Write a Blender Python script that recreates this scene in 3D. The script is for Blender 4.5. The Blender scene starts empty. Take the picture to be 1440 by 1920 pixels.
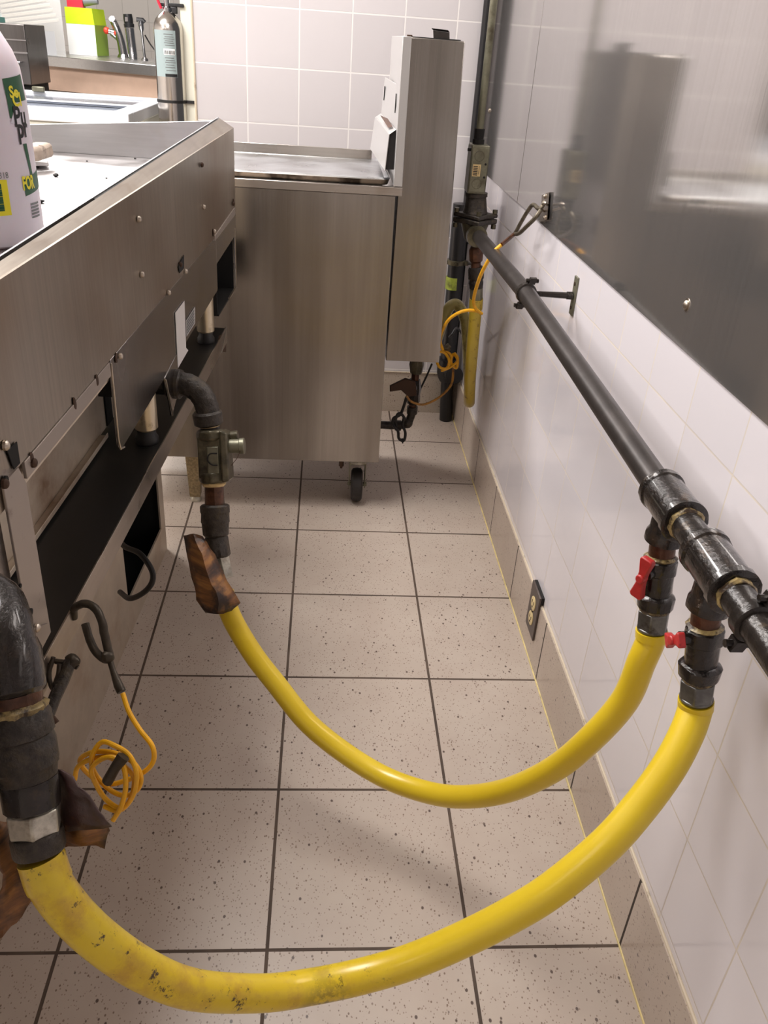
import bpy, bmesh, math, random
from mathutils import Vector, Matrix
from mathutils import noise as mnoise
random.seed(7)
SC = bpy.context.scene
COL = SC.collection
V = Vector

# ------------------------------------------------------------------ camera
CAM = V((0.05974, -0.76029, 1.18656))
CR = V((0.99662355, -0.05340958, 0.06236122))
CU = V((-0.02783066, 0.49480875, 0.86855613))
CF = V((0.07724609, 0.86735905, -0.49165163))
FPX = 1558.34
cd = bpy.data.cameras.new('camera'); cam = bpy.data.objects.new('camera', cd); COL.objects.link(cam)
cd.sensor_fit = 'HORIZONTAL'; cd.sensor_width = 36.0; cd.lens = FPX / 1440 * 36.0
cd.clip_start = 0.02; cd.clip_end = 60
m = Matrix((CR, CU, -CF)).transposed().to_4x4(); m.translation = CAM
cam.matrix_world = m
SC.camera = cam

# ------------------------------------------------------------------ world, exposure
SC.view_settings.view_transform = 'Standard'
SC.view_settings.look = 'None'
SC.view_settings.gamma = 1.0
SC.view_settings.use_curve_mapping = False
SC.view_settings.exposure = -0.08
w = bpy.data.worlds.new('world'); SC.world = w; w.use_nodes = True
w.node_tree.nodes['Background'].inputs[0].default_value = (0.9, 0.88, 0.9, 1)
w.node_tree.nodes['Background'].inputs[1].default_value = 0.12

# ceiling fixtures, the last one an addition: (x, y, length x, length y, power, colour)
CEIL = 2.55
LIGHTS = [(-0.50, 0.95, 0.6, 1.2, 52, (1.0, 0.96, 0.93)),
          (-1.7, -1.3, 0.6, 1.2, 5, (1.0, 0.95, 0.90)),
          (-1.6, 2.5, 1.2, 0.6, 90, (1.0, 0.97, 0.95)),
          (-1.5, 4.6, 1.2, 0.6, 60, (1.0, 0.98, 0.96)),
          (-2.7, 0.3, 0.6, 1.2, 60, (1.0, 0.96, 0.94))]  # fifth lamp added to brighten the left wall mirrored in the steel panel
for i, (lx, ly, sx, sy, pw, colr) in enumerate(LIGHTS):
    ld = bpy.data.lights.new('ceiling_lamp', 'AREA'); ld.shape = 'RECTANGLE'; ld.size = sx; ld.size_y = sy
    ld.energy = pw; ld.color = colr
    lo = bpy.data.objects.new('ceiling_lamp', ld); lo.location = (lx, ly, CEIL - 0.045); COL.objects.link(lo)

# ------------------------------------------------------------------ measuring helpers (turn a measured direction into a point on a real plane)
def ray(x, y): return CF + (x - 720) / FPX * CR - (y - 960) / FPX * CU
def PX(x, y, c): d = ray(x, y); return CAM + (c - CAM.x) / d.x * d
def PY(x, y, c): d = ray(x, y); return CAM + (c - CAM.y) / d.y * d
def PZ(x, y, c): d = ray(x, y); return CAM + (c - CAM.z) / d.z * d
def PD(x, y, dep): return CAM + dep * ray(x, y)
TH = math.radians(3)
GS = V((math.sin(TH), math.cos(TH), 0)); GT = V((math.cos(TH), -math.sin(TH), 0)); GQ = V((-0.18, 0.6, 0))
def G(s, t, z): return GQ + GS * s + GT * t + V((0, 0, z))      # griddle frame: s along its back, t outward, z up
def PG(x, y, dx=0.0):
    d = ray(x, y); q = GQ + V((dx, 0, 0)); k = (q - CAM).dot(GT) / d.dot(GT); return CAM + k * d

# ------------------------------------------------------------------ materials
def new_mat(name):
    mt = bpy.data.materials.new(name); mt.use_nodes = True
    nt = mt.node_tree; b = nt.nodes['Principled BSDF']; return mt, nt, b
def srgb(c):
    return tuple(((v / 255) / 12.92 if v / 255 <= 0.04045 else ((v / 255 + 0.055) / 1.055) ** 2.4) for v in c) + (1,)
def N(nt, typ, **kw):
    n = nt.nodes.new(typ)
    for k, v in kw.items(): setattr(n, k, v)
    return n
def objco(nt, scale=(1, 1, 1), loc=(0, 0, 0), rot=(0, 0, 0), geo=True):
    if geo:
        g = N(nt, 'ShaderNodeNewGeometry'); out = g.outputs['Position']
    else:
        g = N(nt, 'ShaderNodeTexCoord'); out = g.outputs['Object']
    mp = N(nt, 'ShaderNodeMapping'); mp.inputs['Scale'].default_value = scale; mp.inputs['Location'].default_value = loc
    mp.inputs['Rotation'].default_value = rot
    nt.links.new(out, mp.inputs['Vector']); return mp.outputs['Vector']
def ramp(nt, fac, stops, interp='LINEAR'):
    r = N(nt, 'ShaderNodeValToRGB'); r.color_ramp.interpolation = interp
    els = r.color_ramp.elements
    while len(els) < len(stops): els.new(0.5)
    for e, (p, c) in zip(els, stops): e.position = p; e.color = c if len(c) == 4 else tuple(c) + (1,)
    nt.links.new(fac, r.inputs[0]); return r.outputs[0]
def noise(nt, vec, scale, detail=4, rough=0.6):
    n = N(nt, 'ShaderNodeTexNoise'); n.inputs['Scale'].default_value = scale; n.inputs['Detail'].default_value = detail
    n.inputs['Roughness'].default_value = rough; nt.links.new(vec, n.inputs['Vector']); return n.outputs[0]
def mix(nt, fac, a, b, mode='MIX'):
    n = N(nt, 'ShaderNodeMix', data_type='RGBA', blend_type=mode)
    for sock, v in ((n.inputs[0], fac), (n.inputs[6], a), (n.inputs[7], b)):
        if hasattr(v, 'links') or hasattr(v, 'is_linked'): nt.links.new(v, sock)
        else: sock.default_value = v
    return n.outputs[2]
def bump(nt, b, h, strength=0.3, dist=0.002):
    n = N(nt, 'ShaderNodeBump'); n.inputs['Strength'].default_value = strength; n.inputs['Distance'].default_value = dist
    nt.links.new(h, n.inputs['Height']); nt.links.new(n.outputs[0], b.inputs['Normal'])

def plain(name, c, rough=0.5, metal=0.0, nz=0.0, scale=60, bmp=0.0, spec=0.5, dirt=None, dirt_amt=(0.5, 0.7), dscale=12, trans=0.0, alpha=1.0):
    mt, nt, b = new_mat(name)
    vec = objco(nt)
    col = srgb(c)
    b.inputs['Base Color'].default_value = col
    b.inputs['Roughness'].default_value = rough; b.inputs['Metallic'].default_value = metal
    b.inputs['Specular IOR Level'].default_value = spec
    out = None
    if nz > 0:
        f = noise(nt, vec, scale, 5)
        dark = tuple(v * (1 - nz) for v in col[:3]) + (1,); lite = tuple(min(1, v * (1 + nz)) for v in col[:3]) + (1,)
        out = ramp(nt, f, [(0.35, dark), (0.65, lite)])
    if dirt:
        f2 = noise(nt, vec, dscale, 6, 0.65)
        m2 = ramp(nt, f2, [(dirt_amt[0], (0, 0, 0)), (dirt_amt[1], (1, 1, 1))])
        out = mix(nt, m2, out if out is not None else col, srgb(dirt))
    if out is not None: nt.links.new(out, b.inputs['Base Color'])
    if bmp > 0: bump(nt, b, noise(nt, vec, scale, 5), bmp, 0.003)
    if trans: b.inputs['Transmission Weight'].default_value = trans
    if alpha < 1: b.inputs['Alpha'].default_value = alpha
    return mt

def steel(name, c, rough=0.25, axis='z', nz=0.12, stain=None, stain_amt=(0.5, 0.8), sscale=4, bmp=0.06, rv=0.08, refl_bands=0.0, sdet=3):
    mt, nt, b = new_mat(name)
    b.inputs['Metallic'].default_value = 1.0
    sc = {'z': (160, 160, 2.5), 'y': (160, 3, 160), 'x': (3, 160, 160)}[axis]
    vec = objco(nt, scale=sc); f = noise(nt, vec, 1.0, 3)
    col = srgb(c)
    base = ramp(nt, f, [(0.3, tuple(v * (1 - nz) for v in col[:3])), (0.7, tuple(min(1, v * (1 + nz)) for v in col[:3]))])
    v2 = objco(nt); f2 = noise(nt, v2, sscale, sdet, 0.5)
    if stain:
        base = mix(nt, ramp(nt, f2, [(stain_amt[0], (0, 0, 0)), (stain_amt[1], (0.85, 0.85, 0.85))]), base, srgb(stain))
    if refl_bands:
        bn = noise(nt, objco(nt, scale=(9, 9, 0.5)), 1.0, 3, 0.55)  # vertical reflection streaks painted into the base colour
        base = mix(nt, ramp(nt, bn, [(0.36, (0, 0, 0)), (0.64, (refl_bands,) * 3)]), base, srgb((104, 96, 88)))
    nt.links.new(base, b.inputs['Base Color'])
    f3 = noise(nt, v2, sscale * 0.9, 2, 0.4)
    rr = ramp(nt, f3, [(0.3, (max(0.02, rough - rv),) * 3), (0.7, (rough + rv,) * 3)])
    nt.links.new(rr, b.inputs['Roughness'])
    bump(nt, b, f, bmp, 0.001)
    return mt

def tile_mat(name, axes, w_, h_, off, mortar, tile_c, grout_c, rough, speck=False, bmp=0.5, gvar=None, wob=0.0):
    """axes: which world coordinates are u and v; off: (u0, v0) of a joint crossing"""
    mt, nt, b = new_mat(name)
    g = N(nt, 'ShaderNodeNewGeometry'); sp = N(nt, 'ShaderNodeSeparateXYZ'); nt.links.new(g.outputs['Position'], sp.inputs[0])
    cb = N(nt, 'ShaderNodeCombineXYZ')
    for k in (0, 1):
        a = N(nt, 'ShaderNodeMath', operation='SUBTRACT'); nt.links.new(sp.outputs[axes[k]], a.inputs[0]); a.inputs[1].default_value = off[k] - 40 * (w_, h_)[k]
        nt.links.new(a.outputs[0], cb.inputs[k])
    br = N(nt, 'ShaderNodeTexBrick'); br.offset = 0; br.squash = 1
    br.inputs['Scale'].default_value = 1; br.inputs['Mortar Size'].default_value = mortar; br.inputs['Mortar Smooth'].default_value = 0.15
    br.inputs['Brick Width'].default_value = w_; br.inputs['Row Height'].default_value = h_; br.inputs['Bias'].default_value = 0
    tc = srgb(tile_c); br.inputs['Color1'].default_value = tuple(v * 0.97 for v in tc[:3]) + (1,); br.inputs['Color2'].default_value = tuple(min(1, v * 1.03) for v in tc[:3]) + (1,)
    nt.links.new(cb.outputs[0], br.inputs['Vector'])
    col = br.outputs['Color']; vec = objco(nt)
    br.inputs['Mortar'].default_value = tc
    if speck:
        big = noise(nt, vec, 9, 4); col = mix(nt, ramp(nt, big, [(0.35, (0, 0, 0)), (0.75, (0.30, 0.30, 0.30))]), col, srgb((208, 199, 186)))
        for vs, th_, c_, rnd in ((150, 0.17, (128, 108, 94), 0.62), (75, 0.13, (92, 76, 68), 0.7), (260, 0.22, (150, 132, 118), 0.5)):
            vo = N(nt, 'ShaderNodeTexVoronoi'); vo.inputs['Scale'].default_value = vs; vo.inputs['Randomness'].default_value = 1
            mp = objco(nt, scale=(1, 0.75, 1), rot=(0, 0, 0.5)); nt.links.new(mp, vo.inputs['Vector'])
            f = ramp(nt, vo.outputs['Distance'], [(th_, (1, 1, 1)), (th_ + 0.06, (0, 0, 0))])
            # only some of the cells
            sc_ = N(nt, 'ShaderNodeSeparateColor'); nt.links.new(vo.outputs['Color'], sc_.inputs[0])
            gt = N(nt, 'ShaderNodeMath', operation='GREATER_THAN'); nt.links.new(sc_.outputs[0], gt.inputs[0]); gt.inputs[1].default_value = rnd
            ml = N(nt, 'ShaderNodeMath', operation='MULTIPLY'); nt.links.new(f, ml.inputs[0]); nt.links.new(gt.outputs[0], ml.inputs[1])
            col = mix(nt, ml.outputs[0], col, srgb(c_))
    gc = srgb(grout_c)
    if gvar:
        gn = noise(nt, vec, 7, 4); gcol = ramp(nt, gn, [(0.4, gc), (0.65, srgb(gvar))])
    else: gcol = gc
    col = mix(nt, br.outputs['Fac'], col, gcol)
    nt.links.new(col, b.inputs['Base Color'])
    rr = mix(nt, br.outputs['Fac'], (rough,) * 3 + (1,), (0.75, 0.75, 0.75, 1)); nt.links.new(rr, b.inputs['Roughness'])
    inv = N(nt, 'ShaderNodeMath', operation='SUBTRACT'); inv.inputs[0].default_value = 1; nt.links.new(br.outputs['Fac'], inv.inputs[1])
    hgt = inv.outputs[0]
    if wob:
        wn = noise(nt, vec, 5, 1); ad = N(nt, 'ShaderNodeMath', operation='MULTIPLY_ADD'); nt.links.new(wn, ad.inputs[0]); ad.inputs[1].default_value = wob; nt.links.new(hgt, ad.inputs[2]); hgt = ad.outputs[0]
    bump(nt, b, hgt, bmp, 0.0015)
    return mt

def emis(name, c, s):
    mt, nt, b = new_mat(name); b.inputs['Emission Color'].default_value = c + (1,); b.inputs['Emission Strength'].default_value = s
    b.inputs['Base Color'].default_value = (1, 1, 1, 1); return mt

M = {}
M['floor'] = tile_mat('floor_tile', (0, 1), 0.305, 0.305, (0, 0), 0.0028, (185, 170, 158), (70, 57, 48), 0.33, speck=True, bmp=0.5, gvar=(96, 80, 68))
M['base_r'] = tile_mat('baseboard_tile_side', (1, 2), 0.305, 5, (0, 1.0), 0.0030, (183, 167, 154), (60, 50, 42), 0.28, speck=True, bmp=0.4)
M['base_b'] = tile_mat('baseboard_tile_back', (0, 2), 0.305, 5, (-0.08, 1.0), 0.0022, (178, 165, 150), (84, 70, 60), 0.3, speck=True, bmp=0.4)
M['tile_r'] = tile_mat('wall_tile_side', (1, 2), 0.1503, 0.1503, (0.2405, 0.1662), 0.0014, (222, 217, 222), (204, 195, 188), 0.09, bmp=0.35, gvar=(216, 206, 192), wob=0.15)
M['tile_b'] = tile_mat('wall_tile_back', (0, 2), 0.1563, 0.1563, (-0.196, 1.2542), 0.0022, (208, 203, 205), (234, 230, 228), 0.14, bmp=0.6, wob=0.3)
M['tile_far'] = tile_mat('wall_tile_far', (0, 2), 0.2, 0.2, (0, 0), 0.003, (196, 190, 184), (176, 170, 164), 0.2, bmp=0.4)
M['paint'] = plain('ceiling_paint', (222, 219, 214), 0.8)
M['wallpaint'] = plain('pale_wall_paint', (214, 210, 207), 0.7)
M['caulk'] = plain('yellowed_caulk', (212, 194, 136), 0.6, nz=0.15, scale=40, dirt=(120, 92, 60), dirt_amt=(0.6, 0.75), dscale=30)
M['caulk_w'] = plain('cream_caulk', (206, 192, 170), 0.6, dirt=(110, 88, 66), dirt_amt=(0.58, 0.75), dscale=26)
M['panel'] = steel('steel_wall_panel', (184, 180, 178), 0.10, 'z', 0.05, bmp=0.025, rv=0.03, sscale=2.5)
M['panel'].node_tree.nodes['Principled BSDF'].inputs['Metallic'].default_value = 0.84
M['fryer'] = steel('fryer_steel', (178, 174, 169), 0.22, 'z', 0.07, stain=(150, 142, 134), stain_amt=(0.4, 0.8), sscale=2.2, bmp=0.05, rv=0.04, refl_bands=0.55)
M['fryer_rim'] = steel('fryer_rim_steel', (186, 180, 174), 0.33, 'x', 0.06, stain=(140, 120, 104), stain_amt=(0.6, 0.85), sscale=6)
M['pan'] = steel('sheet_pan_aluminium', (206, 208, 210), 0.32, 'x', 0.05, stain=(160, 160, 162), stain_amt=(0.5, 0.8), sscale=10)
M['pan_dirty'] = steel('burnt_pan_edge', (150, 136, 122), 0.45, 'x', 0.15, stain=(40, 30, 24), stain_amt=(0.45, 0.6), sscale=18)
M['enamel'] = plain('light_grey_enamel', (196, 194, 193), 0.32, metal=0.55, dirt=(130, 106, 84), dirt_amt=(0.66, 0.85), dscale=20)
M['grid_back'] = steel('griddle_back_sheet', (170, 161, 149), 0.36, 'z', 0.10, stain=(140, 116, 94), stain_amt=(0.45, 0.75), sscale=3.2, bmp=0.06, rv=0.08)
M['grid_edge'] = steel('griddle_folded_edge', (158, 149, 138), 0.40, 'y', 0.10, stain=(120, 104, 88), stain_amt=(0.5, 0.8), sscale=9)
M['grid_plate'] = steel('griddle_lower_plate', (158, 154, 152), 0.22, 'z', 0.06, stain=(120, 108, 100), stain_amt=(0.55, 0.85), sscale=5)
M['grid_top'] = steel('griddle_cooking_surface', (196, 193, 193), 0.38, 'x', 0.05, stain=(150, 140, 136), stain_amt=(0.5, 0.8), sscale=14, bmp=0.2)
M['splash'] = steel('griddle_splash_steel', (186, 186, 188), 0.38, 'x', 0.05, stain=(160, 150, 140), stain_amt=(0.6, 0.85), sscale=8)
M['flange'] = plain('light_edge_steel', (168, 158, 150), 0.4, metal=0.6, dirt=(96, 78, 64), dirt_amt=(0.62, 0.8), dscale=24)
M['inner'] = plain('griddle_inner_sheet', (208, 194, 176), 0.45, metal=0.12, nz=0.12, scale=14, dirt=(140, 112, 88), dirt_amt=(0.5, 0.75), dscale=7)
M['black'] = plain('black_oven_steel', (26, 24, 23), 0.42, nz=0.3, scale=8)
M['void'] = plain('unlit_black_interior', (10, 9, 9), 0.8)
M['cab'] = plain('grimy_cabinet_steel', (184, 172, 156), 0.42, metal=0.35, nz=0.08, scale=18, dirt=(150, 122, 94), dirt_amt=(0.5, 0.8), dscale=6)
M['strip'] = steel('stand_lip_steel', (176, 168, 160), 0.33, 'y', 0.05, stain=(130, 114, 98), stain_amt=(0.55, 0.8), sscale=7)
M['chrome'] = plain('worn_chrome_leg', (206, 192, 166), 0.28, metal=0.8, dirt=(96, 74, 50), dirt_amt=(0.55, 0.75), dscale=30)
M['bolt'] = plain('dull_bolt_metal', (190, 180, 168), 0.35, metal=1.0)
M['bolt_dark'] = plain('rusty_bolt', (74, 54, 42), 0.6, metal=0.5)
M['pipe'] = plain('black_steel_pipe', (62, 57, 55), 0.36, metal=0.55, nz=0.22, scale=30, bmp=0.05)
M['iron'] = plain('oily_malleable_iron', (42, 37, 34), 0.24, metal=0.3, nz=0.35, scale=50, bmp=0.45, dirt=(92, 76, 56), dirt_amt=(0.6, 0.8), dscale=40)
M['iron_wet'] = plain('greasy_black_iron', (34, 29, 27), 0.13, metal=0.35, nz=0.4, scale=130, bmp=0.55, dirt=(66, 50, 36), dirt_amt=(0.55, 0.7), dscale=50)
_p = M['iron_wet'].node_tree.nodes['Principled BSDF']; _p.inputs['Coat Weight'].default_value = 0.45; _p.inputs['Coat Roughness'].default_value = 0.08
M['iron_matte'] = plain('dusty_black_iron', (52, 46, 41), 0.42, metal=0.2, nz=0.4, scale=110, bmp=0.8, dirt=(74, 64, 50), dirt_amt=(0.5, 0.66), dscale=45)
M['sealant'] = plain('yellowed_thread_sealant', (158, 138, 92), 0.3, nz=0.35, scale=90, bmp=0.8, dirt=(58, 44, 32), dirt_amt=(0.44, 0.56), dscale=70)
M['tape'] = plain('cream_thread_tape', (214, 186, 134), 0.5, nz=0.15, scale=60)
M['rustnip'] = plain('rusty_nipple', (84, 54, 38), 0.35, metal=0.4, nz=0.4, scale=70, bmp=0.4)
M['redh'] = plain('red_valve_handle', (176, 44, 44), 0.35, nz=0.12, scale=60, dirt=(70, 16, 14), dirt_amt=(0.6, 0.75), dscale=60)
M['zinc'] = plain('grey_zinc_nut', (112, 112, 110), 0.36, metal=0.85, nz=0.25, scale=60, bmp=0.2, dirt=(60, 52, 46), dirt_amt=(0.55, 0.75), dscale=50)
M['zinc_lt'] = plain('pale_zinc_nut', (176, 172, 160), 0.36, metal=0.7, nz=0.25, scale=60, bmp=0.2, dirt=(110, 98, 80), dirt_amt=(0.5, 0.75), dscale=50)
M['galv'] = plain('greasy_galvanised_steel', (126, 124, 106), 0.38, metal=0.5, nz=0.18, scale=30, dirt=(74, 66, 50), dirt_amt=(0.5, 0.75), dscale=16, bmp=0.1)
M['regul'] = plain('oily_olive_casting', (86, 80, 62), 0.3, metal=0.35, nz=0.35, scale=45, bmp=0.35, dirt=(40, 32, 24), dirt_amt=(0.48, 0.66), dscale=22)
def hose_mat(name, c, c2, dirt, amt, dscale, mask=None, coat=0.5):
    mt, nt, b = new_mat(name); vec = objco(nt)
    f = noise(nt, vec, 9, 3); col = ramp(nt, f, [(0.3, srgb(c)), (0.75, srgb(c2))])
    d = ramp(nt, noise(nt, vec, dscale, 7, 0.7), [(amt[0], (0, 0, 0)), (amt[1], (1, 1, 1))])
    if mask:   # patch of grime that lies on this stretch of the hose
        sp = N(nt, 'ShaderNodeSeparateXYZ'); nt.links.new(vec, sp.inputs[0])
        r = ramp(nt, sp.outputs[0], [(0.0, (1, 1, 1)), (mask, (1, 1, 1)), (mask + 0.12, (0, 0, 0))])
        d2 = ramp(nt, noise(nt, vec, 26, 6, 0.7), [(0.46, (0, 0, 0)), (0.66, (0.75, 0.75, 0.75))])
        mm = mix(nt, 1.0, d2, r, 'MULTIPLY'); col = mix(nt, mm, col, srgb((190, 146, 52)))
        d3 = ramp(nt, noise(nt, vec, 75, 6, 0.75), [(0.60, (0, 0, 0)), (0.66, (1, 1, 1))])
        col = mix(nt, mix(nt, 1.0, d3, r, 'MULTIPLY'), col, srgb((72, 54, 28)))
    if mask:   # dark scuff worn into the underside where the hose drags
        vd = N(nt, 'ShaderNodeVectorMath', operation='DISTANCE'); nt.links.new(vec, vd.inputs[0]); vd.inputs[1].default_value = (0.075, -0.24, 0.290)
        near = ramp(nt, vd.outputs['Value'], [(0.018, (1, 1, 1)), (0.045, (0, 0, 0))])
        blot = ramp(nt, noise(nt, vec, 60, 6, 0.7), [(0.42, (0, 0, 0)), (0.52, (1, 1, 1))])
        col = mix(nt, mix(nt, 1.0, near, blot, 'MULTIPLY'), col, srgb((84, 66, 36)))
    col = mix(nt, d, col, srgb(dirt))
    nt.links.new(col, b.inputs['Base Color']); b.inputs['Roughness'].default_value = 0.30
    b.inputs['Coat Weight'].default_value = coat * 0.3; b.inputs['Coat Roughness'].default_value = 0.15
    bump(nt, b, noise(nt, vec, 30, 3), 0.08, 0.003)
    return mt
M['hose'] = hose_mat('yellow_hose_coating', (226, 196, 44), (216, 184, 30), (128, 92, 30), (0.70, 0.74), 55)
M['hose_dirty'] = hose_mat('stained_yellow_hose', (226, 198, 46), (220, 188, 34), (98, 74, 30), (0.69, 0.74), 60, mask=0.07)
M['hose_old'] = hose_mat('old_yellow_hose', (196, 172, 60), (182, 154, 48), (110, 84, 36), (0.56, 0.68), 40)
M['hose_tan'] = hose_mat('dull_tan_hose', (170, 158, 90), (150, 136, 76), (92, 74, 44), (0.5, 0.66), 40)
M['cable'] = plain('yellow_vinyl_cable', (232, 170, 22), 0.35, nz=0.1, scale=80, dirt=(128, 84, 24), dirt_amt=(0.66, 0.78), dscale=70)
M['cable_b'] = plain('browned_vinyl_cable', (168, 118, 44), 0.45, nz=0.2, scale=80, dirt=(96, 66, 34), dirt_amt=(0.5, 0.7), dscale=70)
M['hook'] = plain('greasy_snap_hook', (100, 92, 78), 0.42, metal=0.6, nz=0.25, scale=70, bmp=0.3)
M['hook_dark'] = plain('grimy_dark_hook', (64, 56, 46), 0.45, metal=0.5, nz=0.25, scale=70, bmp=0.3)
M['rubber'] = plain('black_rubber', (24, 22, 22), 0.5)
M['wheel'] = plain('dusty_caster_rubber', (38, 33, 31), 0.62, nz=0.2, scale=30)
M['blackpipe'] = plain('black_painted_pipe', (20, 20, 23), 0.3, nz=0.2, scale=20)
M['band'] = plain('lime_tape_band', (158, 172, 66), 0.5, nz=0.25, scale=50, dirt=(80, 76, 40), dirt_amt=(0.5, 0.75), dscale=40)
def tag_mat():
    mt, nt, b = new_mat('burnt_tag_paper')
    vec = objco(nt, scale=(12, 12, 90)); f = noise(nt, vec, 1.0, 5)
    col = ramp(nt, f, [(0.3, srgb((54, 34, 22))), (0.5, srgb((120, 78, 42))), (0.7, srgb((168, 116, 60)))])
    v2 = objco(nt); col = mix(nt, ramp(nt, noise(nt, v2, 22, 4), [(0.46, (0, 0, 0)), (0.6, (1, 1, 1))]), col, srgb((44, 28, 24)))
    nt.links.new(col, b.inputs['Base Color']); b.inputs['Roughness'].default_value = 0.4
    bump(nt, b, f, 0.5, 0.003); return mt
M['tag'] = tag_mat()
M['tag_dark'] = plain('charred_plastic_tag', (66, 46, 44), 0.38, nz=0.4, scale=35, bmp=0.5, dirt=(118, 76, 40), dirt_amt=(0.55, 0.7), dscale=18)
M['white'] = plain('white_sticker', (212, 208, 206), 0.6)
M['greyprint'] = plain('grey_print_label', (172, 168, 166), 0.6)
M['ink'] = plain('black_ink', (24, 24, 26), 0.5)
M['inkgrey'] = plain('grey_ink', (110, 112, 112), 0.5)
M['bottle'] = plain('white_jug_plastic', (226, 216, 226), 0.38)
M['bottle'].node_tree.nodes['Principled BSDF'].inputs['Subsurface Weight'].default_value = 0.15
M['green'] = plain('dark_green_print', (26, 84, 52), 0.45)
M['yellow'] = plain('yellow_print', (236, 222, 40), 0.45)
M['limebox'] = plain('lime_green_card', (196, 226, 10), 0.55)
M['olive'] = plain('olive_green_card', (140, 170, 60), 0.55)
M['cardw'] = plain('white_card', (236, 236, 234), 0.55)
M['plate_brown'] = plain('brown_steel_cover', (92, 82, 78), 0.45, metal=0.4)
M['ivory'] = plain('ivory_receptacle', (214, 192, 142), 0.4, dirt=(110, 84, 54), dirt_amt=(0.6, 0.75), dscale=60)
M['tan'] = plain('speckled_tan_foot', (138, 122, 92), 0.5, metal=0.3, nz=0.3, scale=160, dirt=(92, 70, 44), dirt_amt=(0.58, 0.7), dscale=60)
M['ext'] = steel('extinguisher_steel', (206, 200, 194), 0.16, 'z', 0.04, bmp=0.01, rv=0.03)
M['extlabel'] = plain('blue_grey_label', (150, 164, 164), 0.5)
M['freezer'] = plain('cream_freezer_enamel', (224, 222, 206), 0.4)
M['freezer_w'] = plain('white_aluminium_trim', (220, 222, 226), 0.35, metal=0.2)
M['freezer_glass'] = plain('grey_freezer_glass', (140, 146, 158), 0.12, metal=0.3)
M['peach'] = plain('beige_counter_apron', (206, 176, 156), 0.5, nz=0.05, scale=10)
M['brownbox'] = plain('taupe_cabinet_front', (138, 124, 110), 0.5)
M['counter'] = steel('counter_steel', (196, 194, 192), 0.3, 'x', 0.05)
M['darksteel'] = steel('dark_equipment_steel', (104, 100, 98), 0.3, 'z', 0.1)
M['blender_c'] = plain('polished_chrome', (200, 200, 204), 0.14, metal=1.0)
M['blackpl'] = plain('black_plastic', (30, 30, 32), 0.4)
M['redpl'] = plain('red_plastic', (226, 70, 50), 0.4)
M['pinkred'] = plain('crimson_plastic', (206, 40, 64), 0.4)
M['greypl'] = plain('grey_plastic', (120, 122, 130), 0.4)
M['teal'] = plain('teal_plastic', (70, 122, 114), 0.5)
M['cream'] = plain('cream_paper', (232, 226, 214), 0.6)
M['bluegrey'] = plain('blue_grey_plastic', (140, 146, 162), 0.4)
M['binpl'] = plain('clear_bin_plastic', (226, 226, 224), 0.15, alpha=0.32)
M['char'] = plain('charred_crumb', (22, 18, 17), 0.8)
M['rust'] = plain('orange_grease_spot', (176, 104, 56), 0.5)
M['scraper_h'] = plain('worn_beige_block', (168, 152, 138), 0.6, nz=0.15, scale=50, dirt=(90, 74, 66), dirt_amt=(0.55, 0.7), dscale=40)
M['scraper_w'] = plain('white_scraper_plate', (214, 212, 212), 0.4)
M['fixture'] = emis('lamp_diffuser', (1.0, 0.97, 0.94), 2.2)

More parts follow.
